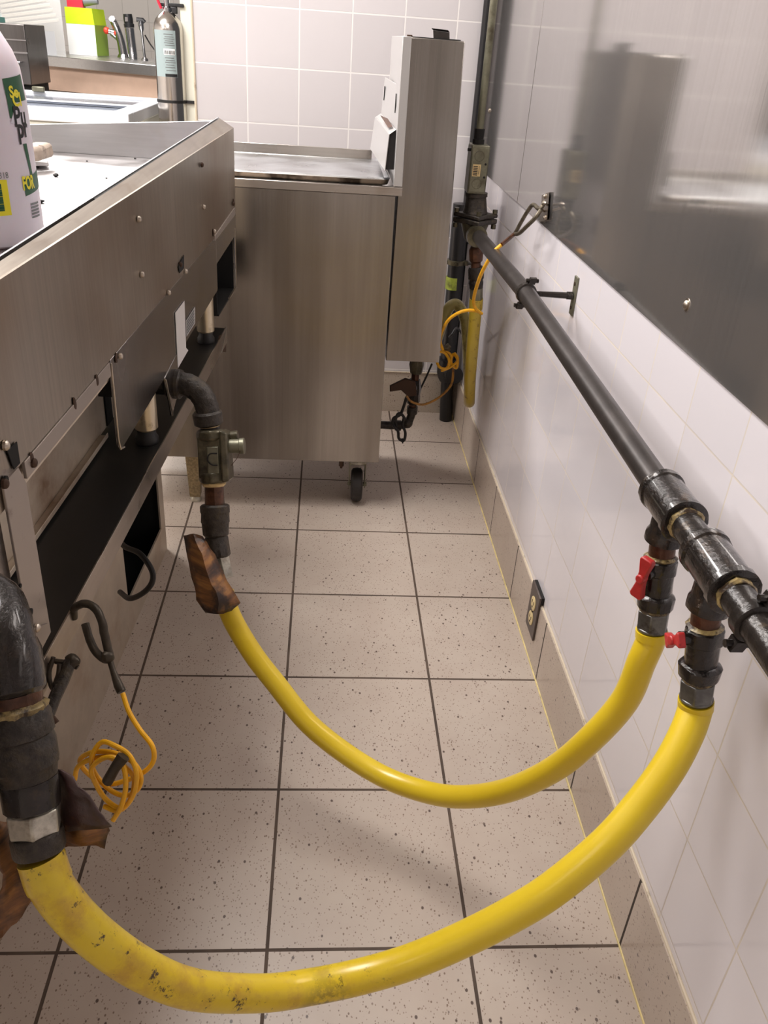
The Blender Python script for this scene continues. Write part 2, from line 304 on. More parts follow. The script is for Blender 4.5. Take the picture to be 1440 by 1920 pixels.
# ------------------------------------------------------------------ mesh builder
class MB:
    def __init__(s): s.bm = bmesh.new(); s.mats = []
    def _mi(s, mat):
        if mat is None: return 0
        if mat not in s.mats: s.mats.append(mat)
        return s.mats.index(mat)
    def poly(s, pts, mat=None):
        vs = [s.bm.verts.new(p) for p in pts]; f = s.bm.faces.new(vs); f.material_index = s._mi(mat); return f
    def hull8(s, a, b_, mat=None):
        """a and b_: two quads (4 points each) joined into a solid"""
        n = len(a); va = [s.bm.verts.new(p) for p in a]; vb = [s.bm.verts.new(p) for p in b_]
        fs = [s.bm.faces.new(va[::-1]), s.bm.faces.new(vb)]
        for i in range(n): fs.append(s.bm.faces.new((va[i], va[(i + 1) % n], vb[(i + 1) % n], vb[i])))
        mi = s._mi(mat)
        for f in fs: f.material_index = mi
        return s
    def box(s, lo, hi, mat=None):
        (x0, y0, z0), (x1, y1, z1) = lo, hi
        return s.hull8([(x0, y0, z0), (x1, y0, z0), (x1, y1, z0), (x0, y1, z0)], [(x0, y0, z1), (x1, y0, z1), (x1, y1, z1), (x0, y1, z1)], mat)
    def gbox(s, s0, s1, t0, t1, z0, z1, mat=None):
        return s.hull8([G(s0, t0, z0), G(s0, t1, z0), G(s1, t1, z0), G(s1, t0, z0)], [G(s0, t0, z1), G(s0, t1, z1), G(s1, t1, z1), G(s1, t0, z1)], mat)
    def slab(s, pts, off, mat=None):
        """planar polygon with real thickness along off"""
        off = V(off); return s.hull8([V(p) for p in pts], [V(p) + off for p in pts], mat)
    def rings(s, rings_, mat=None, closed=False, caps=True):
        vs = [[s.bm.verts.new(p) for p in r] for r in rings_]; mi = s._mi(mat); n = len(vs[0])
        L = len(vs)
        for i in range(L if closed else L - 1):
            a, b_ = vs[i], vs[(i + 1) % L]
            for j in range(n):
                f = s.bm.faces.new((a[j], a[(j + 1) % n], b_[(j + 1) % n], b_[j])); f.material_index = mi
        if caps and not closed:
            f = s.bm.faces.new(vs[0][::-1]); f.material_index = mi; f = s.bm.faces.new(vs[-1]); f.material_index = mi
        return s
    def lathe(s, p0, p1, prof, seg=24, mat=None, jit=0.0, caps=True, phase=0.0):
        """prof: list of (fraction 0..1 along p0->p1 , radius)"""
        p0 = V(p0); p1 = V(p1); d = (p1 - p0); n = d.normalized()
        a = n.orthogonal().normalized() if abs(n.z) < 0.9 else (V((1, 0, 0)) - n * n.x).normalized(); b_ = n.cross(a)
        rr = []
        for t, r in prof:
            c = p0 + d * t; ring = []
            for k in range(seg):
                an = 2 * math.pi * k / seg + phase; q = c + (a * math.cos(an) + b_ * math.sin(an)) * r
                if jit: q = c + (q - c) * (1 + jit * mnoise.noise(q * 160))
                ring.append(q)
            rr.append(ring)
        return s.rings(rr, mat, caps=caps)
    def cyl(s, p0, p1, r, r2=None, seg=24, mat=None, jit=0.0, phase=0.0):
        r2 = r if r2 is None else r2
        return s.lathe(p0, p1, [(0, r), (1, r2)], seg, mat, jit, phase=phase)
    def tube(s, pts, r, seg=14, mat=None, closed=False, jit=0.0, caps=True):
        pts = [V(p) for p in pts]; n = len(pts); rr = []; nv = None
        for i, p in enumerate(pts):
            if closed: t = (pts[(i + 1) % n] - pts[i - 1])
            else: t = pts[min(i + 1, n - 1)] - pts[max(i - 1, 0)]
            t.normalize()
            if nv is None: nv = t.orthogonal().normalized()
            nv = (nv - t * nv.dot(t)).normalized(); bn = t.cross(nv)
            ri = r(i / (n - 1)) if callable(r) else r
            ring = []
            for k in range(seg):
                q = (nv * math.cos(2 * math.pi * k / seg) + bn * math.sin(2 * math.pi * k / seg)) * ri
                if jit: q *= 1 + jit * mnoise.noise((p + q) * 140)
                ring.append(p + q)
            rr.append(ring)
        return s.rings(rr, mat, closed=closed, caps=caps)
    def ball(s, c, r, mat=None, sc=(1, 1, 1), jit=0.0):
        g = bmesh.ops.create_uvsphere(s.bm, u_segments=16, v_segments=10, radius=1.0); mi = s._mi(mat)
        for v in g['verts']:
            q = V((v.co.x * r * sc[0], v.co.y * r * sc[1], v.co.z * r * sc[2]))
            if jit: q *= 1 + jit * mnoise.noise((q + V(c)) * 200)
            v.co = V(c) + q
        for f in {f for v in g['verts'] for f in v.link_faces}: f.material_index = mi
        return s
    def build(s, name, mat=None, parent=None, bev=0.0, smooth=35):
        bmesh.ops.recalc_face_normals(s.bm, faces=s.bm.faces)
        me = bpy.data.meshes.new(name)
        if parent is not None: org = ORG[parent]
        else:
            xs = [v.co for v in s.bm.verts]
            org = V(((min(v.x for v in xs) + max(v.x for v in xs)) / 2, (min(v.y for v in xs) + max(v.y for v in xs)) / 2, min(v.z for v in xs)))
        bmesh.ops.translate(s.bm, verts=s.bm.verts, vec=-org)
        s.bm.to_mesh(me); s.bm.free()
        if s.mats:
            for mm in s.mats: me.materials.append(mm)
        else: me.materials.append(mat)
        for p in me.polygons: p.use_smooth = True
        me.set_sharp_from_angle(angle=math.radians(smooth))
        o = bpy.data.objects.new(name, me); COL.objects.link(o)
        if parent is not None: o.parent = parent
        else: o.location = org
        ORG[o] = org
        if bev:
            md = o.modifiers.new('bevel', 'BEVEL'); md.width = bev; md.segments = 2; md.limit_method = 'ANGLE'; md.angle_limit = math.radians(40)
        return o
ORG = {}
def catmull(pts, n=8):
    pts = [V(p) for p in pts]; P = [pts[0] * 2 - pts[1]] + pts + [pts[-1] * 2 - pts[-2]]; out = []
    for i in range(1, len(P) - 2):
        for k in range(n):
            t = k / n; a, b_, c, d = P[i - 1], P[i], P[i + 1], P[i + 2]
            out.append(0.5 * ((2 * b_) + (c - a) * t + (2 * a - 5 * b_ + 4 * c - d) * t * t + (3 * b_ - a - 3 * c + d) * t ** 3))
    out.append(pts[-1]); return out
def thing(name, label, cat, loc, group=None):
    o = bpy.data.objects.new(name, None); COL.objects.link(o); o.location = loc; o.empty_display_size = 0.05
    o['label'] = label; o['category'] = cat
    if group: o['group'] = group
    ORG[o] = V(loc); return o
def tag(o, label, cat, group=None):
    o['label'] = label; o['category'] = cat
    if group: o['group'] = group
    return o
def struct(o): o['kind'] = 'structure'; return o
def plab(o, label): o['label'] = label; return o

def text_mesh(txt, size, mat, name, parent, fn, bold=0.0, depth=0.0):
    """fn maps a flat text point (u, v) to a 3D point on the surface"""
    cu = bpy.data.curves.new('lettering', 'FONT'); cu.body = txt; cu.size = size; cu.offset = bold; cu.resolution_u = 3
    to = bpy.data.objects.new('lettering', cu); COL.objects.link(to)
    dg = bpy.context.evaluated_depsgraph_get(); me = bpy.data.meshes.new_from_object(to.evaluated_get(dg))
    bpy.data.objects.remove(to); bm = bmesh.new(); bm.from_mesh(me); bpy.data.meshes.remove(me)
    bmesh.ops.triangulate(bm, faces=bm.faces)
    org = ORG[parent]
    for v in bm.verts: v.co = V(fn(v.co.x, v.co.y)) - org
    me = bpy.data.meshes.new(name); bm.to_mesh(me); bm.free(); me.materials.append(mat)
    o = bpy.data.objects.new(name, me); COL.objects.link(o); o.parent = parent; ORG[o] = org; return o

# ================================================================== THE SETTING
WX = 0.5445; YB = 2.1; FX0 = -3.6; FY0 = -3.0; FY1 = 7.0
b = MB(); b.box((FX0, FY0, -0.06), (WX + 0.1, FY1, 0)); struct(b.build('floor', M['floor']))
b = MB(); b.box((WX, FY0, 0), (WX + 0.1, YB + 0.12, CEIL)); struct(b.build('wall_right', M['tile_r']))
b = MB(); b.box((-0.352, YB, 0), (WX, YB + 0.12, CEIL)); struct(b.build('wall_back', M['tile_b']))
b = MB(); b.box((FX0, FY1, 0), (WX + 0.1, FY1 + 0.1, CEIL)); struct(b.build('wall_far', M['tile_far']))
b = MB(); b.box((FX0 - 0.1, FY0, 0), (FX0, FY1, CEIL)); struct(b.build('wall_left', M['wallpaint']))
b = MB(); b.box((FX0, FY0 - 0.1, 0), (WX + 0.1, FY0, CEIL)); struct(b.build('wall_front', M['wallpaint']))
b = MB(); b.box((FX0 - 0.1, FY0 - 0.1, CEIL), (WX + 0.1, FY1 + 0.1, CEIL + 0.1)); struct(b.build('ceiling', M['paint']))
b = MB(); b.box((0.5385, FY0, 0), (WX, YB, 0.1526)); struct(b.build('baseboard_right', M['base_r']))
b = MB(); b.box((-0.352, YB - 0.009, 0), (0.5385, YB, 0.1526)); struct(b.build('baseboard_back', M['base_b']))
def wavy_bead(y0, y1, cx, cz, r, mat, name):
    pts = []; n = 90
    for i in range(n + 1):
        y = y0 + (y1 - y0) * i / n; pts.append((cx + 0.0006 * mnoise.noise(V((y * 30, 0, 0))), y, cz + 0.0004 * mnoise.noise(V((0, y * 40, 3)))))
    b = MB(); b.tube(pts, lambda t: r * (1 + 0.35 * mnoise.noise(V((t * 60, 5, 0)))), seg=8); return struct(b.build(name, mat))
wavy_bead(-1.2, YB - 0.01, 0.5385, 0.0005, 0.0024, M['caulk'], 'trim_1')
wavy_bead(-1.2, YB - 0.01, 0.5425, 0.1530, 0.0026, M['caulk_w'], 'trim_2')
b = MB(); b.tube([(-0.34, YB - 0.011, 0.154), (0.538, YB - 0.011, 0.154)], 0.0028, seg=8); struct(b.build('trim_3', M['caulk_w']))
b = MB(); b.tube([(-0.353, YB - 0.001, 0.9 + 0.1 * i) for i in range(-7, 17)], lambda t: 0.004 + 0.001 * mnoise.noise(V((t * 40, 0, 0))), seg=8); struct(b.build('trim_4', M['caulk_w']))

# steel sheets screwed over the tile above the gas pipe
def wall_panel(y0, y1, label, screws):
    t = thing('steel_wall_panel', label, 'wall panel', (WX, (y0 + y1) / 2, 0.85), 'steel sheets covering the upper side wall')
    b = MB(); b.box((0.5415, y0, 0.85), (WX, y1, 2.3)); b.build('sheet', M['panel'], t, bev=0.0008)
    for (sy, sz) in screws:
        b = MB(); b.lathe((0.5415, sy, sz), (0.5365, sy, sz), [(0, 0.0062), (0.45, 0.0062), (0.8, 0.0042), (1, 0.0012)], seg=16); b.cyl((0.5415, sy, sz), (0.5408, sy, sz), 0.0088)
        plab(b.build('screw', M['bolt'], t), 'small domed silver screw')
    return t
wall_panel(-1.6, 1.458, 'large brushed steel sheet on the right wall, nearest the camera', [(0.319, 0.906)])
wall_panel(1.4605, YB - 0.002, 'narrow steel wall sheet beyond the vertical seam, in the back corner', [tuple(PX(918, 207, 0.5415)[1:])])

# ceiling light fixtures around the lamps
FIX = ['long ceiling light above the cooking line', 'ceiling light behind the camera', 'ceiling light over the open area left of the tiled wing wall', 'ceiling light above the far prep counter', 'added ceiling light brightening the left wall of the kitchen']
for (lx, ly, sx, sy, pw, colr), lab in zip(LIGHTS, FIX):
    t = thing('ceiling_light', lab, 'ceiling light', (lx, ly, CEIL), 'ceiling lights of the kitchen')
    b = MB(); b.box((lx - sx / 2 - 0.03, ly - sy / 2 - 0.03, CEIL - 0.03), (lx + sx / 2 + 0.03, ly + sy / 2 + 0.03, CEIL)); b.build('frame', M['paint'], t, bev=0.003)
    b = MB(); b.box((lx - sx / 2, ly - sy / 2, CEIL - 0.036), (lx + sx / 2, ly + sy / 2, CEIL - 0.0301)); b.build('diffuser', M['fixture'], t)

# ================================================================== FRYER
FY = 1.35; FB = 1.745
t = fr = thing('deep_fryer', 'tall brushed steel deep fryer with back flue, side panel facing the camera', 'fryer', (0.0, 1.55, 0.13))
b = MB()   # body shell, with open top well
b.box((-0.50, FY + 0.002, 0.152), (0.218, FB, 0.835)); b.build('body', M['fryer'], t, bev=0.002)
b = MB(); b.hull8([(-0.50, FY - 0.004, 0.150), (0.2215, FY - 0.004, 0.152), (0.2205, FY - 0.004, 0.8655), (-0.50, FY - 0.004, 0.8655)],
                  [(-0.50, FY + 0.001, 0.150), (0.2215, FY + 0.001, 0.152), (0.2205, FY + 0.001, 0.8655), (-0.50, FY + 0.001, 0.8655)])
b.build('side_panel', M['fryer'], t, bev=0.001)
b = MB()   # raised rim round the well (outer frame)
b.box((-0.50, FY - 0.006, 0.866), (0.236, FY + 0.012, 0.8855)); b.box((-0.50, FB - 0.012, 0.866), (0.213, FB, 0.8855)); b.box((-0.50, FY + 0.013, 0.866), (-0.485, FB - 0.013, 0.8855))
b.build('top_rim', M['fryer_rim'], t, bev=0.0015)
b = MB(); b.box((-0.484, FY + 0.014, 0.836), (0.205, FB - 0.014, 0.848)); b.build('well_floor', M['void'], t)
# flue
b = MB(); b.hull8([(0.2235, FY - 0.002, 0.4525), (0.366, FY - 0.002, 0.4525), (0.3525, FY - 0.002, 1.198), (0.2275, FY - 0.002, 1.199)],
                  [(0.2235, FB, 0.4525), (0.366, FB, 0.4525), (0.3525, FB, 1.198), (0.2275, FB, 1.199)])
b.build('flue', M['fryer'], t, bev=0.002)
b = MB(); b.hull8([(0.2145, FY - 0.004, 0.887), (0.2355, FY - 0.004, 0.887), (0.2335, FY - 0.004, 1.2), (0.2135, FY - 0.004, 1.2)],
                  [(0.2145, FB, 0.887), (0.2345, FB, 0.887), (0.2325, FB, 1.2), (0.2135, FB, 1.2)])
plab(b.build('flue_front', M['enamel'], t, bev=0.0015), 'pale front sheet of the flue')
b = MB()   # top of flue: dark opening lip and bent tab
b.box((0.232, FY + 0.012, 1.1985), (0.345, FB - 0.01, 1.2005)); plab(b.build('flue_opening', M['void'], t), 'dark flue opening')
b = MB(); tb = [PY(813, 76, 1.53), PY(843, 78, 1.53), PY(843, 61, 1.53), PY(812, 57, 1.53)]
b.slab(tb, (0, 0.0015, 0)); a = [PY(812, 57, 1.53), PY(843, 61, 1.53)]
b.slab([a[0], a[1], a[1] + V((-0.006, -0.02, 0.003)), a[0] + V((-0.006, -0.02, 0.003))], (0, 0, 0.0015))
plab(b.build('flue_tab', M['darksteel'], t, bev=0.0006), 'bent metal tab on the flue top')
for px in (768,):
    p = PY(px, 64 if px == 732 else 68, FY + (0.37 if px == 732 else 0.01)); b = MB(); b.box(p - V((0.006, 0.004, 0.006)), p + V((0.006, 0.004, 0.003))); b.build('corner_clip', M['bolt_dark'], t, bev=0.001)
# basket hanger bracket leaning on the flue front
yn, yf = FY + 0.022, FB - 0.04
P_ = lambda x, y, yy: PY(x, y, yy)
b = MB(); b.slab([P_(721.6, 144.5, yf), P_(752.6, 163, yn), P_(743, 242, yn), P_(714.5, 212, yf)], (0.0022, 0, 0)); b.build('hanger_plate', M['enamel'], t, bev=0.0008)
for (xa, ya, xb_, yb_, yy) in ((722.0, 162, 720.2, 188, yf - 0.04), (743.4, 176, 741.2, 212, yn + 0.05)):
    a_, b2 = PY(xa, ya, yy), PY(xb_, yb_, yy); o3 = V((-0.0012, 0, 0))
    b = MB(); b.slab([a_ + o3, a_ + o3 + V((0, .014, 0)), b2 + o3 + V((0, .014, 0)), b2 + o3], (0.0012, 0, 0)); plab(b.build('hanger_slot', M['char'], t), 'dark narrow slot')
b = MB(); b.slab([P_(703, 219, yf), P_(729, 251, yn), P_(721, 320, yn), P_(694, 279, yf)], (0.002, 0, 0))
b.slab([P_(703, 219, yf) + V((.002, 0, .0004)), P_(714.5, 212, yf), P_(743, 242, yn), P_(729, 251, yn) + V((.002, 0, .0004))], (0, 0, -0.002)); b.build('hanger_trough', M['enamel'], t, bev=0.0006)
b = MB(); o3 = V((0, 0, 0.0006)); b.slab([P_(713, 217, 1.56) + o3, P_(727, 223, 1.50) + o3, P_(736, 238, 1.40) + o3, P_(728, 240, 1.42) + o3], (0, 0, 0.0004)); plab(b.build('trough_opening', M['rustnip'], t), 'brown opening in the trough top')
b = MB(); b.hull8([P_(730.5, 253, yn + .002), P_(743, 245, yn + .002), P_(741, 318, yn + .002), P_(723.5, 318, yn + .002)], [P_(730.5, 253, yn + .002) + V((0, .3, 0)), P_(743, 245, yn + .002) + V((0, .3, 0)), P_(741, 318, yn + .002) + V((0, .3, 0)), P_(723.5, 318, yn + .002) + V((0, .3, 0))])
plab(b.build('trough_inside', M['char'], t), 'dark inside of the hanger trough')  # trough inside drawn as one near-black block
# casters
def caster(cx, cy, lab):
    b = MB(); b.box((cx - 0.04, cy - 0.035, 0.142), (cx + 0.04, cy + 0.04, 0.1495)); b.lathe((cx, cy, 0.128), (cx, cy, 0.143), [(0, 0.030), (0.5, 0.034), (1, 0.030)], seg=24)
    plate = b.build('caster_plate', M['zinc_lt'], fr, bev=0.001)
    b = MB()
    for sx in (-1, 1):
        b.hull8([(cx + sx * 0.021, cy - 0.02, 0.130), (cx + sx * 0.021, cy + 0.03, 0.130), (cx + sx * 0.021, cy + 0.012, 0.042), (cx + sx * 0.021, cy - 0.008, 0.042)],
                [(cx + sx * 0.024, cy - 0.02, 0.130), (cx + sx * 0.024, cy + 0.03, 0.130), (cx + sx * 0.024, cy + 0.012, 0.042), (cx + sx * 0.024, cy - 0.008, 0.042)])
    b.cyl((cx - 0.027, cy, 0.052), (cx + 0.029, cy, 0.052), 0.006, seg=12); b.box((cx - 0.024, cy - 0.02, 0.123), (cx + 0.024, cy + 0.03, 0.1295))
    b.build('caster_fork', M['galv'], fr, bev=0.0008)
    b = MB(); b.lathe((cx - 0.0165, cy, 0.05), (cx + 0.0165, cy, 0.05), [(0, 0.03), (0.02, 0.042), (0.15, 0.048), (0.5, 0.05), (0.85, 0.048), (0.98, 0.042), (1, 0.03)], seg=36)
    plab(b.build('caster_wheel', M['wheel'], fr), 'black caster wheel')
caster(0.166, 1.405, ''); caster(0.166, 1.69, '')
p = PY(640, 870, 1.39); b = MB(); b.cyl(p + V((0, 0, 0.016)), p - V((0, 0, 0.006)), 0.007, seg=6); b.cyl(p + V((0, 0, -0.006)), p - V((0, 0, 0.013)), 0.0035, seg=10); b.build('hanging_bolt', M['bolt_dark'], fr)
def foot(cx, cy):
    b = MB(); b.hull8([(cx - 0.0205, cy - 0.02, 0.149), (cx + 0.0205, cy - 0.02, 0.149), (cx + 0.0205, cy + 0.02, 0.149), (cx - 0.0205, cy + 0.02, 0.149)],
                      [(cx - 0.015, cy - 0.015, 0.016), (cx + 0.015, cy - 0.015, 0.016), (cx + 0.015, cy + 0.015, 0.016), (cx - 0.015, cy + 0.015, 0.016)])
    plab(b.build('front_leg', M['tan'], fr, bev=0.002), 'speckled tan tapered leg')
    b = MB(); b.lathe((cx, cy, 0.0), (cx, cy, 0.0165), [(0, 0.0165), (0.4, 0.0165), (1, 0.011)]); b.build('foot_pad', M['zinc_lt'], fr)
foot(-0.298, 1.375); foot(-0.298, 1.70)
b = MB(); b.hull8([(-0.33, FY + 0.2, 0.1495), (0.2, FY + 0.2, 0.1495), (0.2, FB - 0.02, 0.1495), (-0.33, FB - 0.02, 0.1495)], [(-0.33, FY + 0.2, 0.135), (0.2, FY + 0.2, 0.135), (0.2, FB - 0.02, 0.135), (-0.33, FB - 0.02, 0.135)])
b.build('underframe', M['bolt_dark'], fr)
# sheet pan upside over the fry well (rests on the rim)
t = thing('sheet_pan', 'silver sheet pan laid over the fryer well, burnt along its near edge', 'pan', (0.0, 1.55, 0.8856))
def rr(x0, x1, y0, y1, z, r, seg=6):
    o = []
    for cx, cy, a0 in ((x1 - r, y1 - r, 0), (x0 + r, y1 - r, 90), (x0 + r, y0 + r, 180), (x1 - r, y0 + r, 270)):
        for k in range(seg + 1): a = math.radians(a0 + 90 * k / seg); o.append(V((cx + r * math.cos(a), cy + r * math.sin(a), z)))
    return o
b = MB(); x0, x1, y0, y1 = -0.47, 0.206, FY + 0.012, FB - 0.012
b.rings([rr(x0 + 0.004, x1 - 0.004, y0 + 0.004, y1 - 0.004, 0.8862, 0.02), rr(x0, x1, y0, y1, 0.898, 0.022)], M['pan_dirty'], caps=False)
b.rings([rr(x0, x1, y0, y1, 0.898, 0.022), rr(x0 - 0.0015, x1 + 0.0015, y0 - 0.0015, y1 + 0.0015, 0.9005, 0.023), rr(x0 + 0.003, x1 - 0.003, y0 + 0.003, y1 - 0.003, 0.903, 0.02), rr(x0 + 0.012, x1 - 0.012, y0 + 0.012, y1 - 0.012, 0.8985, 0.016)], M['pan'], caps=False)
b.rings([rr(x0 + 0.012, x1 - 0.012, y0 + 0.012, y1 - 0.012, 0.8985, 0.016), rr(x0 + 0.02, x1 - 0.02, y0 + 0.02, y1 - 0.02, 0.896, 0.012)], M['pan'], caps=True)
b.build('pan_body', M['pan'], t)
b = MB(); b.hull8([(x0, y1 - 0.009, 0.9), (x1 - 0.03, y1 - 0.009, 0.9), (x1 - 0.03, y1 - 0.006, 0.924), (x0, y1 - 0.006, 0.924)], [(x0, y1 - 0.006, 0.9), (x1 - 0.03, y1 - 0.006, 0.9), (x1 - 0.03, y1 - 0.003, 0.924), (x0, y1 - 0.003, 0.924)])
plab(b.build('far_rim', M['fryer_rim'], t, bev=0.0008), 'raised silver rim at the far side'); o_ = None

# ================================================================== FRYER GAS DROP
t = gd = thing('fryer_gas_connection', 'dark iron pipe drop and elbow below the fryer flue with a shut-off valve', 'pipe fitting', (0.33, 1.6, 0.15))
px = 0.334; py = 1.6
b = MB(); b.tube(catmull([(0.225, py, 0.158), (0.29, py, 0.158), (0.322, py, 0.166), (0.333, py, 0.195), (0.334, py, 0.215)], 6), 0.0125, jit=0.05); b.lathe((0.334, py, 0.2), (0.334, py, 0.222), [(0, 0.0165), (1, 0.0165)]); b.lathe((0.285, py, 0.158), (0.303, py, 0.158), [(0, 0.0165), (1, 0.0165)]); b.ball((0.322, py, 0.168), 0.0175)
b.build('elbow', M['iron_matte'], gd)
b = MB(); b.cyl((px, py, 0.21), (px + 0.002, py, 0.46), 0.0115, jit=0.1); b.build('nipple', M['rustnip'], gd)
b = MB(); b.lathe((px, py, 0.232), (px, py, 0.31), [(0, 0.017), (0.1, 0.021), (0.4, 0.019), (0.6, 0.022), (1, 0.017)], seg=8, jit=0.1); b.ball((px - 0.012, py - 0.02, 0.288), 0.019, jit=0.1); b.build('valve_body', M['iron'], gd)
b = MB(); b.lathe((px + 0.002, py, 0.33), (px + 0.002, py, 0.44), [(0, 0.018), (0.25, 0.023), (0.5, 0.018), (0.6, 0.022), (1, 0.022)], seg=8, jit=0.08); plab(b.build('union', M['regul'], gd, bev=0.001), 'olive-grey union nut')
h0 = PY(772, 735, 1.56); h1 = PY(731, 728, 1.56)
b = MB(); b.slab([PY(779, 716, 1.56), PY(760, 710, 1.56), PY(731, 724, 1.56), PY(731, 735, 1.56), PY(752, 732, 1.56), PY(766, 745, 1.56), PY(782, 742, 1.56)], (0, 0.01, 0)); plab(b.build('handle', M['bolt_dark'], gd, bev=0.002), 'brown lever handle')

# ================================================================== STAND (below the griddle)
ST = 0.6155
t = st = thing('equipment_stand', 'low equipment stand with black top, steel lip and grimy cabinet under the griddle', 'stand', tuple(G(-0.2, -0.4, 0)))
b = MB(); b.gbox(-1.1, 0.452, -0.75, -0.0025, 0.586, ST - 0.0005); plab(b.build('top', M['black'], st), 'black top sheet')
b = MB(); b.gbox(-1.1, 0.455, -0.002, 0.0, 0.584, 0.618); b.gbox(-1.1, 0.455, -0.016, -0.0025, 0.584, 0.5855)
b.hull8([G(0.38, 0.0005, 0.584), G(0.452, 0.0005, 0.584), G(0.452, 0.0005, 0.618)], [G(0.38, 0.001, 0.584), G(0.452, 0.001, 0.584), G(0.452, 0.001, 0.618)]); b.build('edge_lip', M['strip'], st, bev=0.0006)
CQ = V((-0.345, 0.9, 0)); 
def Cb(s_, t_, z_): return CQ + GS * s_ + GT * t_ + V((0, 0, z_))
def cbox(b, s0, s1, t0, t1, z0, z1): b.hull8([Cb(s0, t0, z0), Cb(s0, t1, z0), Cb(s1, t1, z0), Cb(s1, t0, z0)], [Cb(s0, t0, z1), Cb(s0, t1, z1), Cb(s1, t1, z1), Cb(s1, t0, z1)])
b = MB(); cbox(b, -1.25, -0.146, -0.004, 0, 0, 0.585); cbox(b, -0.146, 0.165, -0.004, 0, 0, 0.084); cbox(b, 0.165, 0.205, -0.004, 0, 0, 0.585); cbox(b, -0.146, 0.165, -0.004, 0, 0.32, 0.585)
cbox(b, 0.2, 0.205, -0.5, -0.004, 0, 0.585); cbox(b, -1.25, 0.2, -0.5, -0.495, 0, 0.585)
b.build('cabinet', M['cab'], st)
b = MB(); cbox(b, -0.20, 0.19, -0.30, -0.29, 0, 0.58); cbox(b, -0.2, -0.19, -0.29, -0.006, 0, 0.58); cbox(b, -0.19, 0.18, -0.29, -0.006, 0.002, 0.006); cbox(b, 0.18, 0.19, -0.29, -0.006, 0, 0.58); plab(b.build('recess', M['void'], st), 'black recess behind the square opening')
b = MB(); b.hull8([PG(413, 630), PG(425, 622), PG(424, 660), PG(407, 660)], [PG(413, 630) - GT * 0.003, PG(425, 622) - GT * 0.003, PG(424, 660) - GT * 0.003, PG(407, 660) - GT * 0.003]); b.build('corner_bracket', M['bolt_dark'], st)
# power cord looping out of the opening
op = catmull([PD(215, 1000, 1.60), PD(233, 1024, 1.53), PD(262, 1038, 1.49), PD(284, 1068, 1.47), PD(285, 1092, 1.47), PD(268, 1112, 1.49), PD(243, 1122, 1.53), PD(225, 1110, 1.60)], 8)
b = MB(); b.tube(op, 0.0052, seg=10); plab(b.build('power_cord', M['rubber'], st), 'black power cord looping out of the dark opening')

# ================================================================== GRIDDLE
t = gr = thing('griddle', 'large flat-top griddle seen from behind, brown-stained steel back leaning away left', 'griddle', tuple(G(-0.2, -0.4, 0.616)))
def zf(q): return 0.999 + 0.010 * q          # height of the fold along the back
def za(q): return 1.0115 + 0.027 * q         # height of the inner edge
def gslope(s0, s1, t0, t1, zlo, zhi):        # sheet standing along the back whose top follows a slope
    b = MB(); b.hull8([G(s0, t0, zlo), G(s0, t1, zlo), G(s1, t1, zlo), G(s1, t0, zlo)], [G(s0, t0, zhi(s0)), G(s0, t1, zhi(s0)), G(s1, t1, zhi(s1)), G(s1, t0, zhi(s1))]); return b
gslope(-1.1, 0.616, -0.003, 0, 0.829, zf).build('back_panel', M['grid_back'], gr)
b = MB(); b.hull8([G(-1.1, 0, zf(-1.1)), G(0.618, 0, zf(.618)), G(0.56, -0.019, za(.56)), G(-1.1, -0.019, za(-1.1))], [G(-1.1, -0.001, zf(-1.1) - .003), G(0.618, -0.001, zf(.618) - .003), G(0.56, -0.019, za(.56) - .003), G(-1.1, -0.019, za(-1.1) - .003)])
b.hull8([G(0.618, 0, zf(.618)), G(0.56, -0.019, za(.56)), G(0.56, -0.019, 0.93), G(0.618, 0, 0.93)], [G(0.614, -0.001, zf(.618)), G(0.556, -0.020, za(.56)), G(0.556, -0.020, 0.93), G(0.614, -0.001, 0.93)])
b.build('folded_edge', M['grid_edge'], gr)
plab(gslope(-0.30, 0.555, -0.0235, -0.0195, 0.93, lambda q: za(q) - 0.0012).build('gap_strip', M['char'], gr), 'black gap behind the folded edge')
gslope(-1.1, 0.575, -0.0265, -0.024, 0.93, lambda q: za(q) + 0.0004).build('inner_rim', M['splash'], gr)
b = MB(); b.gbox(-1.1, 0.60, -0.80, -0.031, 0.90, 0.9345); plab(b.build('cooking_surface', M['grid_top'], gr), 'scraped bright cooking plate')
b = MB(); b.hull8([G(0.603, -0.80, 0.90), G(0.603, -0.022, 0.90), G(0.603, -0.022, 1.019), G(0.603, -0.80, 0.957)], [G(0.608, -0.80, 0.90), G(0.608, -0.022, 0.90), G(0.608, -0.022, 1.019), G(0.608, -0.80, 0.957)])
plab(b.build('end_splash', M['splash'], gr, bev=0.0015), 'pale steel splash at the far end')
p = PY(170, 249, G(0.602, -0.4, 0).y - 0.002); b = MB()
b.slab([p + V((0.012 * math.cos(a) * (1 + 0.4 * math.sin(3 * a)), 0, 0.016 * math.sin(a) * (1 + 0.3 * math.cos(5 * a)) - 0.004)) * 0.5 for a in [k * math.pi / 8 for k in range(16)]], (0, 0.0006, 0))
b.build('grease_spot', M['rust'], gr)
b = MB(); b.gbox(-1.1, 0.603, -0.78, -0.006, 0.80, 0.899); plab(b.build('body', M['inner'], gr), 'stained inner body')
# far end face
b = MB(); b.gbox(0.609, 0.616, -0.8, -0.0045, 0.72, 0.92); b.build('end_panel', M['inner'], gr, bev=0.001)
